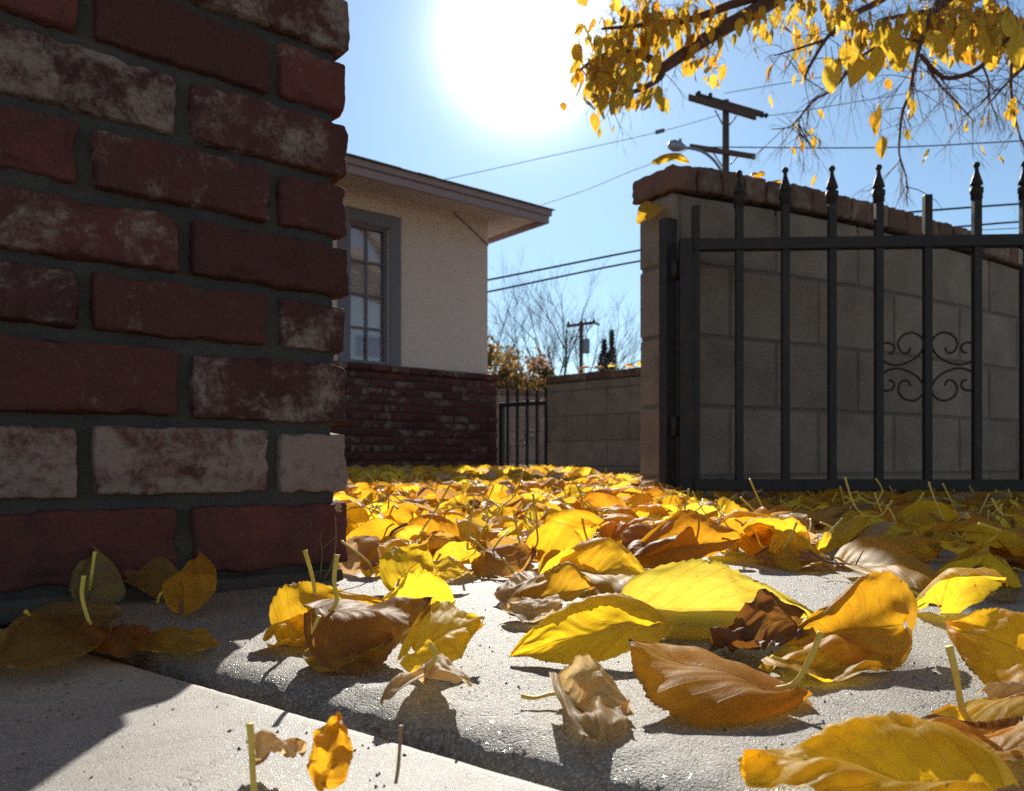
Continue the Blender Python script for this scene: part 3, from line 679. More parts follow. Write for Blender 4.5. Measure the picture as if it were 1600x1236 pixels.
hero('small bleached leaf at the right edge behind the upright stem',
     (1548, 1112, .365), (1640, 1110, .36), (1600, 1088, .378), (1600, 1128, .352), tint=PAL, brown=-.2, bend=.02)
hero('withered leaf with whitish underside curled on the pavement, stem pointing left',
     (886, 1100, .378), (985, 1132, .352), (938, 1052, .388), (935, 1190, .312), stem=[(860, 1104, .379), (835, 1110, .376), (814, 1107, .376)], tint=PAL, brown=.05, bend=-.03, fold=-.03, ripple=.035, sr=.0010, nz=.003)
hero('dark brown shrivelled leaf leaning against the lemon leaf',
     (1245, 985, .485), (1110, 1014, .475), (1165, 957, .498), (1195, 1046, .452), tint=DRK, brown=.6, bend=.10, fold=-.08, ripple=.06, nz=.005)
hero('yellow brown leaf standing face-on with upright stem left of the front leaf pile',
     (482, 990, .515), (602, 948, .530), (474, 905, .535), (520, 1000, .505), stem=[(492, 940, .53), (488, 905, .53), (476, 863, .53)], tint=(.74, .46, .015), brown=.14, cord=.3, fold=.03, sr=.0014)
hero('small folded flap leaf at the left foot of the front leaf pile',
     (432, 1006, .485), (520, 998, .50), (470, 965, .515), (470, 1012, .48), tint=(.76, .45, .015), brown=.12, bend=.02)
hero('dark brown curled leaf with tall stem in the middle of the left pile',
     (508, 966, .470), (676, 950, .475), (572, 1062, .428), (600, 948, .52), stem=[(526, 950, .475), (522, 915, .475), (527, 877, .476)], tint=(.34, .15, .03), brown=.38, bend=-.05, fold=.07, sr=.0014)
hero('narrow folded leaf with curved stem at the front of the left pile',
     (497, 1033, .452), (612, 1012, .455), (555, 1058, .430), (560, 1008, .475), stem=[(488, 1026, .452), (490, 1002, .452), (499, 979, .452)], tint=(.62, .42, .05), brown=.08, bend=-.04, sr=.0011)
hero('golden leaf with brown shadowed half at the right of the left pile',
     (646, 1036, .442), (754, 990, .465), (700, 955, .484), (712, 1056, .432), tint=YEL, brown=.12, bend=.03, fold=.04)
hero('yellow leaf lying above the left pile with tip to the left',
     (682, 948, .565), (588, 952, .575), (640, 888, .577), (648, 966, .545), stem=[(700, 958, .55), (690, 968, .53)], tint=YEL, brown=.0, cord=.25, fold=.05)
hero('olive yellow round leaf standing upright behind the left pile',
     (622, 908, .70), (668, 852, .72), (603, 858, .735), (676, 906, .70), stem=[(621, 915, .69)], tint=(.66, .48, .02), brown=-.1, cord=.25, fold=.04)
hero('small scalloped golden leaf right of the olive round leaf',
     (668, 902, .735), (736, 896, .725), (700, 870, .745), (700, 920, .695), tint=LEM, brown=0., bend=.02)
hero('pale pinkish flat leaf with raised ribs and hooked stem near the slab joint',
     (664, 1086, .392), (668, 1058, .432), (592, 1112, .365), (738, 1082, .375), stem=[(676, 1066, .39), (680, 1047, .39), (671, 1034, .391)], tint=PAL, brown=-.3, ripple=.05, fold=.05, sr=.0011, curl=-.06)
hero('upright pointed amber leaf at the bottom edge left of centre',
     (512, 1255, .274), (522, 1152, .283), (478, 1212, .288), (545, 1218, .278), tint=(.78, .42, .012), brown=.08, fold=.03)
hero('white lit scrap of leaf lying at the bottom edge beside the pointed amber leaf',
     (400, 1212, .300), (475, 1206, .295), (440, 1192, .312), (440, 1225, .287), tint=PAL, brown=-.2, res=(36, 14))
hero('bleached flat leaf in bright sun left of the bronze leaf',
     (838, 925, .66), (772, 936, .65), (805, 905, .72), (800, 950, .62), tint=PAL, brown=-.2, ripple=.03, fold=.03)
hero('bronze leaf leaning up behind the bleached leaf at centre',
     (815, 944, .62), (932, 918, .64), (870, 886, .655), (865, 955, .595), tint=(.66, .38, .02), brown=.22, bend=.03)
hero('low curled leaf strip with dark underside left of the broad golden leaf',
     (795, 968, .58), (880, 970, .575), (838, 948, .605), (835, 988, .545), tint=PAL, brown=.25, bend=.04, fold=-.06)
hero('golden leaf standing behind the lemon leaf, tip browned to the right',
     (895, 892, .74), (1016, 900, .72), (950, 844, .765), (960, 935, .66), stem=[(890, 900, .73)], tint=YEL, brown=.08, bend=.03, fold=.04)
hero('orange leaf propped up on others, right of centre in the middle distance',
     (1012, 868, .88), (1158, 842, .90), (1080, 800, .925), (1080, 880, .86), tint=ORA, brown=.08, bend=.03, fold=.05)
hero('yellow dome-shaped leaf left of the propped orange leaf',
     (1058, 856, .98), (944, 850, .98), (1000, 800, 1.02), (1000, 864, .94), tint=YEL, brown=.05, bend=.03, fold=.07)
hero('bright yellow leaf standing upright at the edge of the wall shade',
     (1215, 868, .88), (1290, 880, .85), (1245, 834, .90), (1262, 894, .82), tint=YEL, brown=.0, stem=[(1235, 840, .88), (1245, 818, .88)], fold=.03)
hero('golden leaf lying half in the wall shade behind the wide amber leaf',
     (1330, 890, .80), (1498, 940, .66), (1400, 862, .815), (1420, 938, .66), tint=YEL, brown=.15, bend=.03, fold=.05)
hero('long rolled brown leaf with upturned stem in the shade before the gate',
     (1372, 790, 1.45), (1230, 850, 1.05), (1270, 815, 1.18), (1345, 842, 1.15), stem=[(1378, 775, 1.46), (1376, 764, 1.46), (1368, 752, 1.46)], tint=(.45, .25, .08), brown=.2, bend=.03, fold=-.07)
hero('large rust leaf arched in the shade left of the rolled brown leaf',
     (1150, 818, 1.30), (1262, 826, 1.22), (1200, 784, 1.42), (1215, 842, 1.12), tint=ORA, brown=.25, bend=.06, fold=.05)
hero('long drooping brown leaf in deep shade at the left edge',
     (150, 994, .505), (-40, 1052, .44), (40, 978, .54), (70, 1070, .415), stem=[(135, 975, .50), (128, 945, .50), (131, 915, .50)], tint=(.42, .26, .08), brown=.15, bend=.03, fold=-.03)
hero('rust leaf in the pillar shade with its end beside the long drooping leaf',
     (140, 1000, .50), (232, 1000, .50), (190, 985, .525), (200, 1038, .462), tint=(.55, .25, .04), brown=.15, bend=.02)
hero('shaded leaf crossing the slab joint with one sunlit yellow tip',
     (222, 1010, .495), (338, 1012, .492), (280, 985, .53), (285, 1040, .455), tint=(.62, .38, .05), brown=.1, bend=.03, fold=.04)
hero('ochre leaf folded like a heart in the shade at the foot of the pillar',
     (293, 935, .60), (318, 868, .64), (262, 905, .655), (338, 900, .60), stem=[(292, 905, .62)], tint=(.80, .42, .03), brown=-.1, cord=.3, fold=.05)
hero('pointed brown leaf standing against the pillar foot on a short stem',
     (268, 905, .66), (172, 880, .655), (235, 850, .675), (235, 922, .65), stem=[(250, 915, .65), (246, 928, .65)], tint=(.42, .22, .07), brown=.15)
hero('grey brown leaf standing in the dark against the left of the pillar',
     (140, 925, .62), (150, 858, .635), (112, 905, .625), (202, 915, .62), stem=[(143, 900, .61), (148, 862, .61)], tint=(.40, .30, .16), brown=.1)
hero('leaf lying flat in the dark left of the heart-folded ochre leaf',
     (50, 985, .54), (190, 968, .55), (110, 950, .60), (120, 1000, .51), stem=[(40, 965, .53)], tint=(.36, .27, .14), brown=.1)
# two loose stems seen upright at the very front
for lab, P, m_ in (('thick yellow leaf stem standing upright at the bottom left', [(397, 1240, .27), (394, 1190, .272), (392, 1150, .272), (390, 1131, .272)], 'stem'),
               ('thin pinkish leaf stem standing upright at the bottom centre', [(618, 1225, .278), (622, 1200, .280), (625, 1160, .281), (626, 1134, .281)], 'stem_dry')):
    q = [pt(*p) for p in P]; q[0].z = max(q[0].z, -.002); o0 = q[0].copy(); q = [p-o0 for p in q]
    o = stem_tube(q, .00125 if m_ == 'stem' else .0007).build('leaf_stem', M[m_]); o.location = o0; tag(o, lab, 'leaf stem')
q = [pt(605, 858, .92), pt(607, 845, .92), pt(612, 832, .92), pt(622, 825, .92), pt(637, 818, .92)]
b = MB(); b.tube(smooth_path(q), .0016, 6); tag(b.build('twig', M['bark']), 'short crooked dark twig sticking up among yellow leaves', 'twig')
# leaves resting on the walls
def rest(label, px, py, Y, size, tint, yaw=0., tilt=.3):
    c = pt(px, py, Y); d = Vector((math.cos(yaw), math.sin(yaw), tilt*.3)); s = Vector((-math.sin(yaw), math.cos(yaw), .25))
    hero(label, c-d*size*.5, c+d*size*.5, c+s*size*.4-Z(size*.1), c-Vector((s.x, s.y, -.1))*size*.4-Z(size*.1), tint=tint, bend=.12, fold=.12, res=(28, 12), brown=.05)
rest('yellow leaf on the near corner of the tall block wall cap', 1052, 253, 2.47, .11, YEL, .3)
rest('small leaf on the block wall cap between the first two finials', 1184, 277, 2.66, .06, ORA, 1.2)
rest('small bright leaf on the block wall cap left of the second finial', 1211, 291, 2.72, .075, YEL, .4)
rest('small leaf on the block wall cap right of the second finial', 1283, 306, 2.86, .06, YEL, .8)
rest('yellow leaf on the block wall cap beside the flat-topped gate bar', 1425, 349, 3.10, .12, YEL, .2)
hero('yellow leaf caught on the end of the tall block wall near its top', (1015, 322, 2.43), (996, 350, 2.44), (998, 326, 2.47), (1028, 335, 2.385), tint=YEL, res=(28, 12), brown=0)
for i, (px, py, s, t, l) in enumerate([(915, 577, .12, ORA, 'orange leaf on the far wall cap below the distant pole'), (936, 576, .12, YEL, 'yellow leaf on the far wall cap right of the orange one'), (957, 573, .11, (.6, .5, .1), 'olive leaf on the far wall cap below the dark conifers'), (982, 573, .10, ORA, 'small leaf on the far wall cap left of the near wall'), (1003, 569, .12, YEL, 'yellow leaf on the far wall cap touching the near wall edge')]):
    rest(l, px, py, 7.22-i*.12, s, t, i*1.1)
# ---- the rest of the litter
def variant(k, nu, nv, teeth):
    r = random.Random(100+k); L = r.uniform(.062, .112); W = L*r.uniform(.34, .45)
    f1, f2 = r.uniform(-.5, .9), r.uniform(-.5, .9)
    if r.random() < .3: f1 = f2 = r.uniform(.5, 1.3)
    A = Vector((L*.4, W*math.cos(f1), W*math.sin(f1))); B_ = Vector((L*.4, -W*math.cos(f2), W*math.sin(f2)))
    V, Fc, UV = blade_arrays(nu, nv, (0, 0, 0), (L, 0, 0), A, B_, bend=r.uniform(-.10, .26), curl=r.uniform(-.2, .22), fold=r.uniform(-.04, .10), ripple=r.uniform(.003, .014), teeth=teeth, seed=k*1.37, nz=.0028)
    pitch, roll = r.uniform(-.55, .45), r.uniform(-.55, .55)
    if r.random() < .18: roll = r.choice((-1, 1))*r.uniform(.9, 1.4)
    if r.random() < .25: roll = math.pi+r.uniform(-.3, .3)
    Mx = Matrix.Rotation(roll, 3, 'X'); Mx = Matrix.Rotation(pitch, 3, 'Y') @ Mx
    V = [Mx @ p for p in V]
    S = [(0, 0, 0), (-.012, r.uniform(-.004, .004), r.uniform(-.002, .006)), (-.026, r.uniform(-.01, .01), r.uniform(0, .02)), (-.040, r.uniform(-.014, .014), r.uniform(.0, .034))]
    S = [Mx @ Vector(p) if r.random() < 2 else p for p in S]
    if S[-1].z < S[0].z-.003: S = [Vector((p.x, p.y, 2*S[0].z-p.z)) for p in S]
    lift = r.choice((0, 0, .008, .020, .032)) if nu > 20 else r.choice((0, 0, .006))
    S = [p+Z(lift*(i/3)**1.6) for i, p in enumerate(S)]
    zs = sorted(p.z for p in V); lowz = zs[int(len(zs)*.02)]
    dz = Z(-lowz); V = [p+dz for p in V]; S = [p+dz for p in S]
    q = r.random(); t = YEL if q < .40 else (LEM if q < .60 else (ORA if q < .70 else ((.70, .44, .02) if q < .8 else ((.45, .24, .06) if q < .9 else PAL))))
    return V, Fc, UV, S, t, r.uniform(-.12, .2), L, roll
NV = 40
vars_hi = [variant(k, 30, 14, 18) for k in range(NV)]
VH = [max(p.z for p in v[0]) for v in vars_hi]
low_v = [k for k in range(NV) if VH[k] < .032]; mid_v = [k for k in range(NV) if VH[k] < .052]
print('variants', len(low_v), len(mid_v))
meshes = []
for k, (V, Fc, UV, S, t, br, L, ro) in enumerate(vars_hi):
    me = mesh_leaf('blade', V, Fc, UV, t, br)
    sb = stem_tube(S, .0011).build('stem', M['stem']); sm = sb.data; bpy.data.objects.remove(sb)
    meshes.append((me, sm))
keep = []
rp = random.Random(21)
def inside_pillar(x, y, m=.012):
    q = Vector((x, y, 0))-PC; a = q.dot(e1); c = q.dot(e2); return -m < a < W_+m and -m < c < D_+m
def blocked(x, y):
    if inside_pillar(x, y, .02): return True
    q = Vector((x, y, 0))-WA
    if q.dot(wn) < .02 and q.dot(we) > -.03 and q.dot(wn) > -.19: return True
    if q.dot(wn) < -.15 and q.dot(we) > .35 and x/y > .24: return True       # behind the near wall
    q = Vector((x, y, 0))-HC
    if q.dot(hn) < .09 and q.dot(he) > -.12: return True
    q = Vector((x, y, 0))-FA
    if q.dot(fn) < .03: return True
    return False
def front_of_joint(x, y): return (Vector((x, y, 0))-J0).dot(n_) > -.07
hp = [(Vector((h.location.x, h.location.y, 0))) for h in HEROES]
cells = []
Y0 = .60
tries = 0
def dens(x, y):
    px = 800+F*x/y
    if y < .90 and 930 < px < 1330: return 0
    if y < .80: return 130 if px > 1330 else (24 if px < 500 else (22 if px > 700 else 10))
    if y < .95: return 260 if px > 820 else 220
    if y < 1.15: return 360
    if y < 1.6: return 420
    return 470
for yb in np.arange(.60, 7.6, .1):
    for xb in np.arange(-.75*yb-.15, .75*yb+.2, .1):
        xc, yc = xb+.05, yb+.05
        if xc < -2.2 or xc > 3.2: continue
        lam = dens(xc, yc)*.01
        nn = int(lam)+(rp.random() < lam-int(lam))
        for _ in range(nn):
            x, y = xb+rp.random()*.1, yb+rp.random()*.1
            if blocked(x, y) or front_of_joint(x, y): continue
            if y < .86 and min((h-Vector((x, y, 0))).length for h in hp) < .034: continue
            shade = x > .40 and y > .95
            z = 0 if y < .9 else rp.random()**1.3*(.010 if y < 1.3 or shade else .020)
            if shade and rp.random() < .35: continue
            kk = rp.choice(low_v) if shade and y > 1.3 else (rp.choice(mid_v) if y < 3 else rp.randrange(NV))
            keep.append((y, x, z, kk, rp.uniform(0, 2*math.pi), rp.uniform(.78, 1.14) if rp.random() < .78 else rp.uniform(.35, .65)))
keep.sort(key=lambda t: t[0])
inview = [t for t in keep if abs(t[1]/t[0]) < .665 and not (t[1] < -.166 and t[0] > .7 and t[1]/t[0] < -.215)]
NI = 300-len(HEROES)
ind = inview[:NI]; rest_ = [t for t in keep if t not in set(ind)]
ORD = ['first', 'second', 'third', 'fourth', 'fifth', 'sixth', 'seventh', 'eighth', 'ninth', 'tenth', 'eleventh', 'twelfth']
NUM = ['one', 'two', 'three', 'four', 'five', 'six', 'seven', 'eight', 'nine', 'ten', 'eleven', 'twelve']
def describe(x, y, k):
    t = vars_hi[k][4]; ro = abs(vars_hi[k][7])
    col = 'bleached pale' if t == PAL else ('brown' if t[0] < .5 else ('orange' if t == ORA else ('olive' if t[0] < .75 else 'yellow')))
    pose = 'standing on edge' if .8 < ro < 2.2 else ('turned over' if ro >= 2.2 else ('arched high' if VH[k] > .036 else 'lying low'))
    px = 800+F*x/y
    if x > .40 and y > 1.5: pl = 'in deep shade before the gate'
    elif x > .40: pl = 'in shade at the right edge' if px > 1400 else 'at the wall shade edge'
    elif x < -.17 and y < .9: pl = 'in the pillar shade'
    elif px < 700: pl = 'just right of the pillar'
    elif px < 900: pl = 'in the middle sunlit drift'
    elif px < 1100: pl = 'before the wall end'
    else: pl = 'in sun below the gate'
    if x <= .40 and px >= 700: pl += ' nearby' if y < 1.05 else ''
    return '%s leaf %s %s' % (col, pose, pl), pl
byl = {}
for (y, x, z, k, yaw, s) in ind:
    r_ = empty('fallen_leaf', (x, y, z+.0012), yaw); r_.scale = (s, s, s)
    for me, nm in zip(meshes[k], ('blade', 'stem')):
        o = bpy.data.objects.new(nm, me); C.objects.link(o); o.parent = r_
    l, g = describe(x, y, k); byl.setdefault(l, []).append((x/y, r_)); tag(r_, l, 'fallen leaf', 'fallen leaves '+g)
for l in [l for l, m_ in byl.items() if len(m_) > 12]:
    for e_ in byl.pop(l):
        o = e_[1];
        w_ = 'small' if o.scale.x < .8 else ('broad' if o.scale.x > .98 else 'medium')
        o['label'] = w_+' '+l; byl.setdefault(w_+' '+l, []).append(e_)
for l, m_ in byl.items():
    if 1 < len(m_) <= 12:
        m_.sort(key=lambda t: t[0])
        for i, (_, o) in enumerate(m_): o['label'] = '%s, %s from left of %s' % (l, ORD[i], NUM[len(m_)-1])
print('labels', max(len(m_) for m_ in byl.values()), max(len(o['label'].split()) for m_ in byl.values() for _, o in m_))
# everything beyond the nearest 300: one mass of litter
lo = [variant(k, 12, 6, 0) for k in range(NV)]
vs, fs, uvs, ts, bs = [], [], [], [], []; base_ = 0
svs, sfs = [], []; sb_ = 0
for (y, x, z, k, yaw, s) in rest_:
    V, Fc, UV, S, t, br, L, ro = lo[k]
    a = np.array([tuple(p) for p in V]); c_, s_ = math.cos(yaw), math.sin(yaw)
    a = a*s; a = np.stack([a[:, 0]*c_-a[:, 1]*s_+x, a[:, 0]*s_+a[:, 1]*c_+y, a[:, 2]+z+.0012], 1)
    vs.append(a); fs.append(np.array(Fc)+base_); base_ += len(a); uvs.append(np.array(UV))
    h = rp.uniform(.82, 1.12); hv = rp.uniform(.85, 1.1)
    ts.append(np.tile([t[0]*h, t[1]*h*hv, t[2]*h, 1], (len(a), 1))); bs.append(np.full(len(a), br+rp.uniform(-.05, .12)))
    if y < 3.2 and not (x > .4 and y > 1.2 and rp.random() < .75):
        P = np.array([tuple(p) for p in S])*s; P = np.stack([P[:, 0]*c_-P[:, 1]*s_+x, P[:, 0]*s_+P[:, 1]*c_+y, P[:, 2]+z+.0012], 1)
        ring_ = []
        for i, p in enumerate(P):
            for q in range(3): ring_.append(p+.0013*np.array([math.cos(2.09*q), .5*math.sin(2.09*q), math.sin(2.09*q)]))
        svs.append(np.array(ring_)); sfs += [(sb_+i*3+q, sb_+i*3+(q+1) % 3, sb_+(i+1)*3+(q+1) % 3, sb_+(i+1)*3+q) for i in range(3) for q in range(3)]; sb_ += 12
Vn = np.concatenate(vs); Fn = np.concatenate(fs)
me = mesh_leaf('leaf_litter', Vn.tolist(), Fn.tolist(), np.concatenate(uvs), np.concatenate(ts), np.concatenate(bs))
o = bpy.data.objects.new('leaf_litter', me); C.objects.link(o); tag(o, 'dense carpet of yellow fallen leaves filling the yard toward the house', 'leaf litter', None, 'stuff')
sm_ = bpy.data.meshes.new('litter_stems'); sm_.from_pydata(np.concatenate(svs).tolist(), [], sfs); sm_.materials.append(M['stem'])
o2 = bpy.data.objects.new('litter_stems', sm_); C.objects.link(o2); o2.parent = o; tag(o2, kind='stuff')
for i, (px, py, Y, a, l, lab) in enumerate([(560, 800, 1.5, .3, .09, 'thin bent twig lying on the leaves just right of the pillar'), (905, 830, 1.15, 2.6, .10, 'slender twig lying across the leaves in the middle of the drift'), (1180, 868, .90, .6, .07, 'short pale twig lying among stems below the wall shade edge'), (1380, 905, .75, 2.2, .08, 'dark twig lying in the shade at the right')]):
    p = pt(px, py, Y); p.z = max(p.z, .006); b = MB(); d = Vector((math.cos(a), math.sin(a), .1)); P = [Vector((0, 0, 0)), d*l*.35+Z(.006), d*l*.7+Vector((0, .006, .004)), d*l+Z(.012)]
    b.tube(smooth_path(P), [.0013]*12+[.0009]*7, 5); b.tube([P[1], P[1]+Vector((.012, .01, .014))], .0007, 4); o_ = b.build('twig', M['twigbark']); o_.location = p; tag(o_, lab, 'twig')
print('leaves', len(HEROES), len(ind), len(rest_))
# ------------------------------------------------------------------ dry weed at the pillar foot
b = MB(); wy = .775
def wp(px, py, Y=None): return pt(px, py, Y or .765)
for P, r in (([(505, 905), (515, 890), (523, 862), (525, 840), (524, 806)], .0007), ([(500, 905), (502, 880), (503, 858), (500, 845)], .0005), ([(500, 845), (492, 838), (483, 828)], .0004), ([(498, 845), (502, 835), (504, 829)], .0004),
             ([(420, 888), (445, 872), (475, 860), (494, 845)], .0006), ([(430, 893), (455, 879), (480, 866), (500, 860)], .0004), ([(503, 857), (515, 848), (525, 838)], .0004), ([(480, 897), (500, 892), (522, 890)], .0005)):
    b.tube(smooth_path([wp(*p) for p in P]), r, 5)
wd = b.build('dry_weed', M['weed']); 
b = MB(); rw = random.Random(3)
for i in range(12):
    c = wp(526+rw.uniform(-4, 6), 796+rw.uniform(-7, 6)); b.tube(smooth_path([c, c+Vector((rw.uniform(-.002, .002), 0, .002)), c+Vector((rw.uniform(-.003, .003), 0, .0005))]), .0006, 5)
s_h = b.build('seed_head', simple('seed', (.55, .33, .18), .8), wd); tag(wd, 'dry thin weed with small curled seed head against the pillar base', 'weed')
# ------------------------------------------------------------------ trees
def branch(b, p, d, L, r, depth, rr, up=.15, split=(2, 3), spread=.6, shrink=.66, ends=None, n=5, droop=0):
    pts = [p.copy()]; rad = [r]; q = p.copy(); dd = d.normalized()
    for i in range(n):
        dd = (dd+Vector((rr.gauss(0, .12), rr.gauss(0, .12), rr.gauss(0, .08)+up*.2-droop*.2))).normalized()
        q = q+dd*L/n; pts.append(q.copy()); rad.append(r*(1-.55*(i+1)/n))
    b.tube(pts, rad, 5 if r > .02 else 3, caps=False)
    if depth <= 0:
        if ends is not None: ends.append((q.copy(), dd.copy()))
        return
    for k in range(rr.randint(*split)+1):
        t = rr.uniform(.3, 1); i = min(n-1, int(t*n)); bp = pts[i].lerp(pts[i+1], t*n-i)
        ax_ = Vector((rr.gauss(0, 1), rr.gauss(0, 1), rr.gauss(0, .6))).normalized()
        nd = (dd+ax_*spread+Z(up)).normalized()
        branch(b, bp, nd, L*shrink*rr.uniform(.75, 1.15), rad[i]*.62, depth-1, rr, up, split, spread, shrink, ends, max(3, n-1), droop)
def bare_tree(x_px, Y, label, stems, h, r0, seed, base_spread=.3):
    x = (x_px-800)/F*Y; root = empty('bare_tree', (x, Y, 0)); rr = random.Random(seed)
    tb = MB(); tb.tube([Vector((0, 0, -.1)), Vector((0, 0, .5)), Vector((0, 0, 1.0))], [r0*1.6, r0*1.2, r0*1.1], 8); tb.build('trunk', M['bark'], root)
    for (dx, dy, ln, k) in stems:
        b = MB(); branch(b, Vector((dx*.15, dy*.15, .9)), Vector((dx, dy, 1)), ln*.74, r0*k, 4, rr, .18, (2, 4), .6, .60); b.build('branch', M['bark'], root)
    return tag(root, label, 'tree')
bare_tree(884, 26, 'leafless many-stemmed tree behind the far wall and distant pole', [(-.85, .1, 4.2, .85), (-.45, -.2, 4.6, .8), (-.15, .3, 4.2, .6), (.02, 0, 5.2, 1.0), (.3, .2, 4.0, .6), (.75, -.1, 4.2, .7), (1.2, .2, 3.6, .55), (-1.3, .2, 3.8, .6), (-1.8, .1, 3.4, .5), (1.7, 0, 3.4, .5), (.5, .3, 4.4, .5), (-.6, .3, 4.4, .5)], 7, .062, 4)
bare_tree(752, 24, 'leafless tree partly hidden behind the house corner', [(.15, .1, 4.2, .8), (.5, -.1, 3.9, .7), (-.3, .2, 4.4, .8), (.9, .1, 3.2, .5)], 6, .06, 9)
def leafy_bush(x_px, Y, label, rx, rz, zc, cnt, cols, seed, nm='leafy_tree'):
    x = (x_px-800)/F*Y; root = empty(nm, (x, Y, 0)); rr = random.Random(seed)
    b = MB(); b.tube([Vector((0, 0, -.1)), Vector((.05, 0, zc*.6)), Vector((0, .05, zc))], [.08, .06, .03], 7)
    for i in range(14): branch(b, Vector((0, 0, zc*rr.uniform(.3, .8))), Vector((rr.uniform(-1, 1), rr.uniform(-1, 1), rr.uniform(.2, 1.2))), rx*.8, .025, 2, rr, .2, (1, 2), .6, .6)
    b.build('trunk', M['bark'], root)
    clumps = [(Vector((rr.gauss(0, .5)*rx, rr.gauss(0, .5)*rx, zc+rr.gauss(0, .45)*rz)), rr.uniform(.12, .34)*rx, rr.random()) for _ in range(26)]
    V, Fc, T = [], [], []
    for i in range(cnt):
        c, r, q = rr.choice(clumps); p = c+Vector((rr.gauss(0, 1), rr.gauss(0, 1), rr.gauss(0, 1)))*r*.6
        a = Vector((rr.gauss(0, 1), rr.gauss(0, 1), rr.gauss(0, 1))).normalized(); c2 = a.orthogonal().normalized(); s = rr.uniform(.04, .085)
        k = len(V); V += [p-a*s, p+c2*s*.5, p+a*s, p-c2*s*.5]; Fc.append((k, k+1, k+2, k+3))
        col = cols[int(q*len(cols))] if rr.random() < .8 else rr.choice(cols); T += [(*col, 1)]*4
    me = mesh_leaf('crown', V, Fc, [(.4, 1.3)]*len(V), T, -.3); o = bpy.data.objects.new('crown', me); C.objects.link(o); o.parent = root
    tag(root, label, 'tree')
GR, OR2, TN = (.10, .10, .035), (.22, .10, .045), (.20, .13, .075)
leafy_bush(775, 17, 'brownish thinning tree beside the house corner behind the small gate', .75, .9, 1.75, 2600, [TN, TN, OR2, GR], 1)
leafy_bush(815, 18, 'orange and olive autumn tree behind the small gate', .75, .8, 1.55, 2600, [TN, OR2, GR, TN], 2)
leafy_bush(846, 19, 'low green shrub tree behind the left end of the far wall', .6, .7, 1.55, 2000, [GR, GR, TN, OR2], 3)
def conifer(px, Y, h, w_, label, seed):
    x = (px-800)/F*Y; root = empty('conifer', (x, Y, 0)); rr = random.Random(seed)
    b = MB(); b.tube([Z(0), Z(h*.98)], [.14, .02], 6); b.build('trunk', M['bark'], root)
    V, Fc = [], []
    for i in range(2600):
        t = rr.random()**.8; r = w_*(1-t)**.8*rr.uniform(.2, 1.05)*(1+.3*math.sin(t*31+seed)); q = rr.uniform(0, 6.28)
        p = Vector((r*math.cos(q), r*math.sin(q), h*(.03+.97*t))); d = Vector((math.cos(q)*.5, math.sin(q)*.5, rr.uniform(.3, 1.2))).normalized()*rr.uniform(.15, .4)
        s = d.orthogonal().normalized()*.06; k = len(V); V += [p-s, p+s, p+d]; Fc.append((k, k+1, k+2))
    b = MB(); b.add(V, Fc); b.build('crown', M['conifer'], root); tag(root, label, 'tree')
conifer(944, 60, iz(533, 60), 1.5, 'dark pointed conifer right of the distant pole, the wider of two', 1)
conifer(956, 62, iz(519, 62), .85, 'slender dark conifer, right one of the pair beyond the far wall', 2)
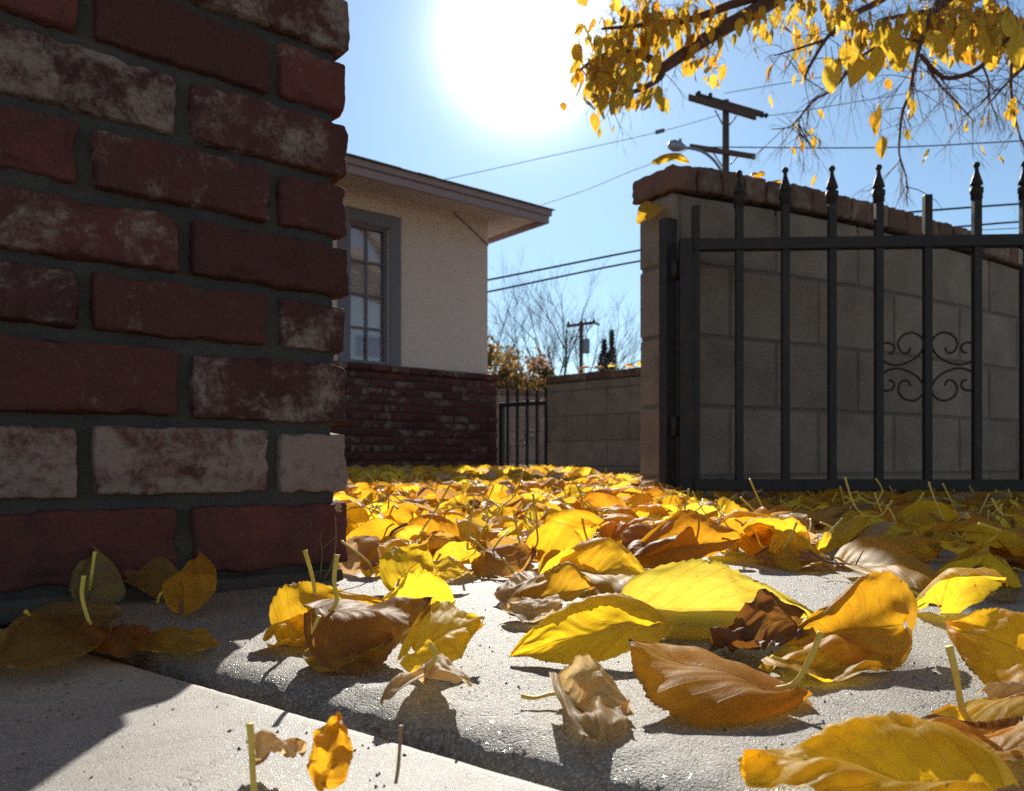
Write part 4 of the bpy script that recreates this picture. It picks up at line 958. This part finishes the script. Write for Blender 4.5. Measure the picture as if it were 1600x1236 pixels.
# overhanging mulberry: trunk out of view to the right
T0 = Vector((5.4, 5.6, 0)); tree = empty('mulberry_tree', T0); tinv = Matrix.Translation(-T0)
b = MB(); crown0 = T0+Vector((-.3, -.2, 2.9)); b.tube(smooth_path([T0-Z(.1), T0+Z(1.2), T0+Vector((-.1, -.1, 2.2)), crown0]), [.24-.004*i for i in range(19)], 12)
o = b.build('trunk', M['bark']); o.parent = tree; o.matrix_parent_inverse = tinv
rt = random.Random(17); ends = []; ALLN = []
limbs = [  # guided limbs: (px, py, Y) points; radius at start, end
 ([(1400, -170, 5.0), (1290, -60, 4.7), (1200, 5, 4.5), (1120, 50, 4.35), (1060, 90, 4.25), (1035, 108, 4.2)], .058, .026),
 ([(1035, 108, 4.2), (1015, 92, 4.2), (985, 82, 4.1), (940, 88, 4.0), (905, 110, 3.9)], .030, .006),
 ([(1035, 108, 4.2), (1030, 122, 4.2), (1005, 138, 4.15), (970, 150, 4.1), (945, 165, 4.05)], .022, .005),
 ([(1240, -20, 4.7), (1150, 5, 4.4), (1080, 30, 4.3), (1000, 40, 4.1), (940, 45, 4.0)], .03, .006),
 ([(1450, -80, 4.6), (1390, -10, 4.3), (1338, 20, 4.1), (1310, 45, 4.0), (1290, 62, 4.0), (1262, 110, 3.95), (1258, 126, 3.95)], .022, .004),
 ([(1290, 62, 4.0), (1250, 75, 4.0), (1210, 87, 4.0)], .008, .003),
 ([(1500, -60, 3.9), (1455, 20, 3.6), (1441, 60, 3.5), (1430, 100, 3.5), (1421, 145, 3.5), (1410, 175, 3.5), (1406, 210, 3.5), (1405, 240, 3.5), (1414, 270, 3.5), (1420, 300, 3.5)], .012, .002),
 ([(1438, 85, 3.5), (1455, 105, 3.5), (1475, 121, 3.5), (1505, 118, 3.5), (1535, 102, 3.5), (1556, 75, 3.5), (1590, 50, 3.6), (1650, 0, 3.8)], .009, .012),
 ([(1450, 105, 3.5), (1470, 135, 3.5), (1495, 160, 3.5), (1522, 190, 3.5)], .006, .002),
 ([(1535, 102, 3.5), (1545, 130, 3.5), (1540, 155, 3.5), (1505, 182, 3.5)], .005, .002),
 ([(1640, 80, 3.4), (1600, 105, 3.4), (1575, 128, 3.4), (1545, 162, 3.4)], .012, .003),
 ([(1590, 60, 3.4), (1580, 110, 3.4), (1582, 160, 3.4), (1590, 200, 3.4), (1600, 230, 3.4)], .008, .003),
 ([(1300, 142, 3.9), (1270, 158, 3.9), (1252, 180, 3.9), (1235, 198, 3.9), (1205, 202, 3.9)], .007, .002),
 ([(1350, 60, 3.7), (1325, 110, 3.8), (1300, 142, 3.9)], .010, .007),
 ([(1248, 188, 3.9), (1250, 208, 3.9), (1266, 226, 3.9)], .004, .0015),
 ([(1441, 65, 3.5), (1400, 62, 3.6), (1350, 85, 3.7), (1325, 105, 3.8)], .007, .006),
 ([(1700, -160, 4.2), (1560, -60, 3.8), (1455, 20, 3.6)], .034, .015),
 ([(1750, -200, 4.0), (1660, -40, 3.6), (1640, 80, 3.4)], .028, .010),
 ([(1680, -100, 4.4), (1560, -20, 4.2), (1480, 10, 4.0), (1380, 30, 3.9)], .03, .008),
]
for P, r0, r1 in limbs:
    S = smooth_path([pt(*p) for p in P], 6); n = len(S); b = MB(); ALLN += S
    b.tube(S, [r0+(r1-r0)*i/(n-1) for i in range(n)], 7)
    for k in range(int(n*.55)):
        i = rt.randrange(2, n-1); dd = (S[i+1 if i+1 < n else i]-S[i-1]).normalized()
        py = 722-(S[i].z-H)/S[i].y*F
        if py < -60: continue
        sd = Vector((rt.gauss(0, 1), rt.gauss(0, 1), rt.gauss(-.5, .8))).normalized()
        branch(b, S[i], dd*.5+sd, rt.uniform(.10, .26), .0026, 2, rt, -.05, (1, 2), .75, .62, ends, 4, .5)
    o = b.build('branch', M['twigbark']); o.parent = tree; o.matrix_parent_inverse = tinv
for q in ((-2.4, -1.0, 3.5), (0, -2.6, 3.9), (1.6, -.8, 3.6), (3.4, .4, 3.8), (-.8, .1, 4.1)):  # added limbs, out of view, that carry the sky-blocking clumps overhead
    b = MB(); q = Vector(q); S = smooth_path([crown0-Z(.15), crown0.lerp(q, .5)+Z(.5), q], 8); b.tube(S, [.11-.08*i/(len(S)-1) for i in range(len(S))], 8)
    o = b.build('limb', M['bark']); o.parent = tree; o.matrix_parent_inverse = tinv
for a in ((1400, -170, 5.0), (1450, -80, 4.6), (1700, -160, 4.2), (1750, -200, 4.0), (1680, -100, 4.4), (1240, -20, 4.7), (1500, -60, 3.9)):
    b = MB(); q = pt(*a); mid_ = crown0.lerp(q, .5)+Z(.35); S = smooth_path([crown0-Z(.15), mid_, q], 8); b.tube(S, [.11-.06*i/(len(S)-1) for i in range(len(S))], 8)
    o = b.build('limb', M['bark']); o.parent = tree; o.matrix_parent_inverse = tinv
hv = [blade_arrays(10, 6, (0, 0, 0), (0, 0, -.1), (.034*math.cos(a), .034*math.sin(a), -.042), (-.034*math.cos(c), .034*math.sin(c), -.042), bend=k_, curl=.05, fold=.03, teeth=0, seed=i*2.1, nz=.002) for i, (a, c, k_) in enumerate([(.3, .4, .05), (.8, .2, -.06), (-.4, .9, .08), (1.1, 1.0, 0), (.1, -.3, .1), (.6, .7, .03)])]
masses = [(950, 130, 42, 36, 4.0, 130), (925, 110, 30, 45, 3.9, 60), (985, 75, 50, 35, 4.1, 120), (1020, 35, 60, 30, 4.2, 120), (1085, 40, 60, 30, 4.4, 90), (1000, 150, 40, 18, 4.1, 40), (1090, 92, 40, 20, 4.6, 34), (1120, 125, 14, 14, 4.3, 9),
 (1180, 30, 30, 22, 4.3, 26), (1215, 45, 22, 25, 4.2, 18), (1265, 62, 24, 24, 4.8, 40), (1240, 95, 12, 12, 4.8, 6), (1262, 105, 8, 16, 4.8, 6), (1255, 15, 40, 20, 4.4, 40), (1310, 25, 40, 22, 4.0, 34), (1350, 60, 30, 30, 3.8, 34), (1335, 35, 30, 20, 3.9, 24),
 (1400, 45, 34, 24, 3.6, 34), (1395, 78, 26, 22, 3.4, 18), (1450, 35, 40, 24, 3.7, 44), (1500, 40, 60, 35, 3.7, 110), (1560, 45, 50, 40, 3.6, 90), (1515, 85, 40, 14, 3.7, 14), (1585, 90, 20, 16, 3.5, 10), (1250, -40, 200, 35, 4.5, 200), (1500, -40, 140, 35, 3.9, 140), (1030, -30, 110, 30, 4.4, 120), (1420, 160, 12, 14, 3.5, 9), (1375, 190, 16, 26, 3.5, 7), (1385, 225, 6, 6, 3.5, 2), (1590, 180, 14, 30, 3.4, 7), (1038, 170, 8, 9, 4.0, 3), (905, 60, 12, 40, 3.9, 14), (1210, 110, 6, 12, 4.4, 2)]
big = [(1300, 118, 2.45, .11, 0), (1310, 112, 2.5, .10, 1), (1322, 90, 2.55, .12, 2), (1345, 68, 2.4, .12, 3), (1342, 108, 2.35, .115, 4), (1374, 92, 2.35, .115, 5), (1380, 62, 2.5, .12, 0), (1400, 65, 2.4, .12, 1), (1410, 85, 2.45, .10, 2), (1396, 90, 2.5, .10, 3), (1455, 68, 2.5, .10, 4), (1470, 78, 2.5, .10, 5), (1500, 86, 2.45, .09, 1), (1290, 108, 2.6, .07, 4), (1510, 55, 2.4, .12, 0), (1540, 60, 2.4, .13, 3), (1590, 70, 2.3, .12, 2), (1575, 40, 2.4, .12, 5)]
V, Fc, UV, T, Bn = [], [], [], [], []
def put(c, size, k, yaw, tx, ty, tint, br):
    v_, f_, u_ = hv[k]; Mx = Matrix.Rotation(yaw, 3, 'Z') @ Matrix.Rotation(tx, 3, 'X') @ Matrix.Rotation(ty, 3, 'Y'); s = size/.1; b0 = len(V)
    V.extend([c+Mx @ (p*s) for p in v_]); Fc.extend([tuple(i+b0 for i in f) for f in f_]); UV.extend(u_); T.extend([(*tint, 1)]*len(v_)); Bn.extend([br]*len(v_))
HCOL = [(.82, .56, .04), (.86, .64, .07), (.72, .48, .04), (.56, .46, .06), (.78, .42, .03)]
NODES = []
pet = MB(); NODES += ALLN+[e[0] for e in ends]
for (cx, cy, rx, ry, Y, cnt) in masses:
    for i in range(int(cnt*(.62 if cx < 1060 else (.85 if cx > 1440 else .62)))):
        px, py = cx+rt.gauss(0, .55)*rx, cy+rt.gauss(0, .55)*ry-6
        c = pt(px, py, Y+rt.gauss(0, .22)); put(c, rt.uniform(.052, .092), rt.randrange(6), rt.uniform(0, 6.28), rt.gauss(0, .35), rt.gauss(0, .3), rt.choice(HCOL), rt.uniform(-.1, .18))
        tp = c+Vector((rt.gauss(0, .01), rt.gauss(0, .01), .035))
        near = min(NODES, key=lambda q: (q-tp).length_squared) if NODES else None
        if near is not None and .02 < (near-tp).length < .5:
            m_ = near.lerp(tp, .5)+Vector((rt.gauss(0, .02), rt.gauss(0, .02), .02)); pet.tube(smooth_path([c, tp, m_, near], 3), .0010, 3, caps=False); NODES.append(m_)
            if (near-tp).length > .08: NODES.append(tp)
        else: pet.tube([c, tp], .0010, 3, caps=False)
for px, py, Y, s, k in big:
    c = pt(px, py-15, Y*1.25); put(c, s*1.02, k, rt.uniform(-.7, .7), rt.uniform(-.25, .25), rt.uniform(-.35, .35), rt.choice(HCOL[:2]+[(.60, .48, .03)]), -.1)
    pet.tube([c, c+Vector((.003, 0, .03)), c+Vector((.0, 0.01, .08))], .0016, 4, caps=False)
# leaves on the twig ends, a few only: the crown is thinning
for p, d in ends:
    if rt.random() < .05: put(p, rt.uniform(.03, .06), rt.randrange(6), rt.uniform(0, 6.28), rt.gauss(0, .3), rt.gauss(0, .3), rt.choice(HCOL), .0)
for cx_, cy_, cz_, rx_, rz_, cnt in ((-1.8, -1.2, 3.6, 1.3, .6, 420), (0, -2.0, 3.9, 1.4, .7, 420), (1.8, -.6, 3.7, 1.3, .6, 420), (3.6, .6, 3.9, 1.3, .7, 420), (2.8, -2.6, 4.3, 1.5, .7, 360), (-.6, .2, 4.2, 1.1, .5, 300), (4.8, 2.4, 4.2, 1.3, .7, 320), (-3.2, -.4, 3.4, 1.2, .6, 300), (1.0, -4.0, 3.8, 1.6, .8, 360)):  # unseen leaf clumps overhead, added to block sky light and deepen the shade
    for i in range(cnt*2):
        c = Vector((cx_+rt.gauss(0, .6)*rx_, cy_+rt.gauss(0, .6)*rx_, cz_+rt.gauss(0, .6)*rz_))
        put(c, rt.uniform(.13, .2), rt.randrange(6), rt.uniform(0, 6.28), rt.gauss(0, .8), rt.gauss(0, .8), rt.choice(HCOL), rt.uniform(-.1, .18))
me = mesh_leaf('foliage', [p-T0 for p in V], Fc, UV, T, Bn); o = bpy.data.objects.new('foliage', me); C.objects.link(o); o.parent = tree
o = pet.build('petioles', M['twigbark']); o.parent = tree; o.matrix_parent_inverse = tinv
tag(tree, 'mulberry tree with thinning yellow leaves overhanging from the upper right', 'tree')
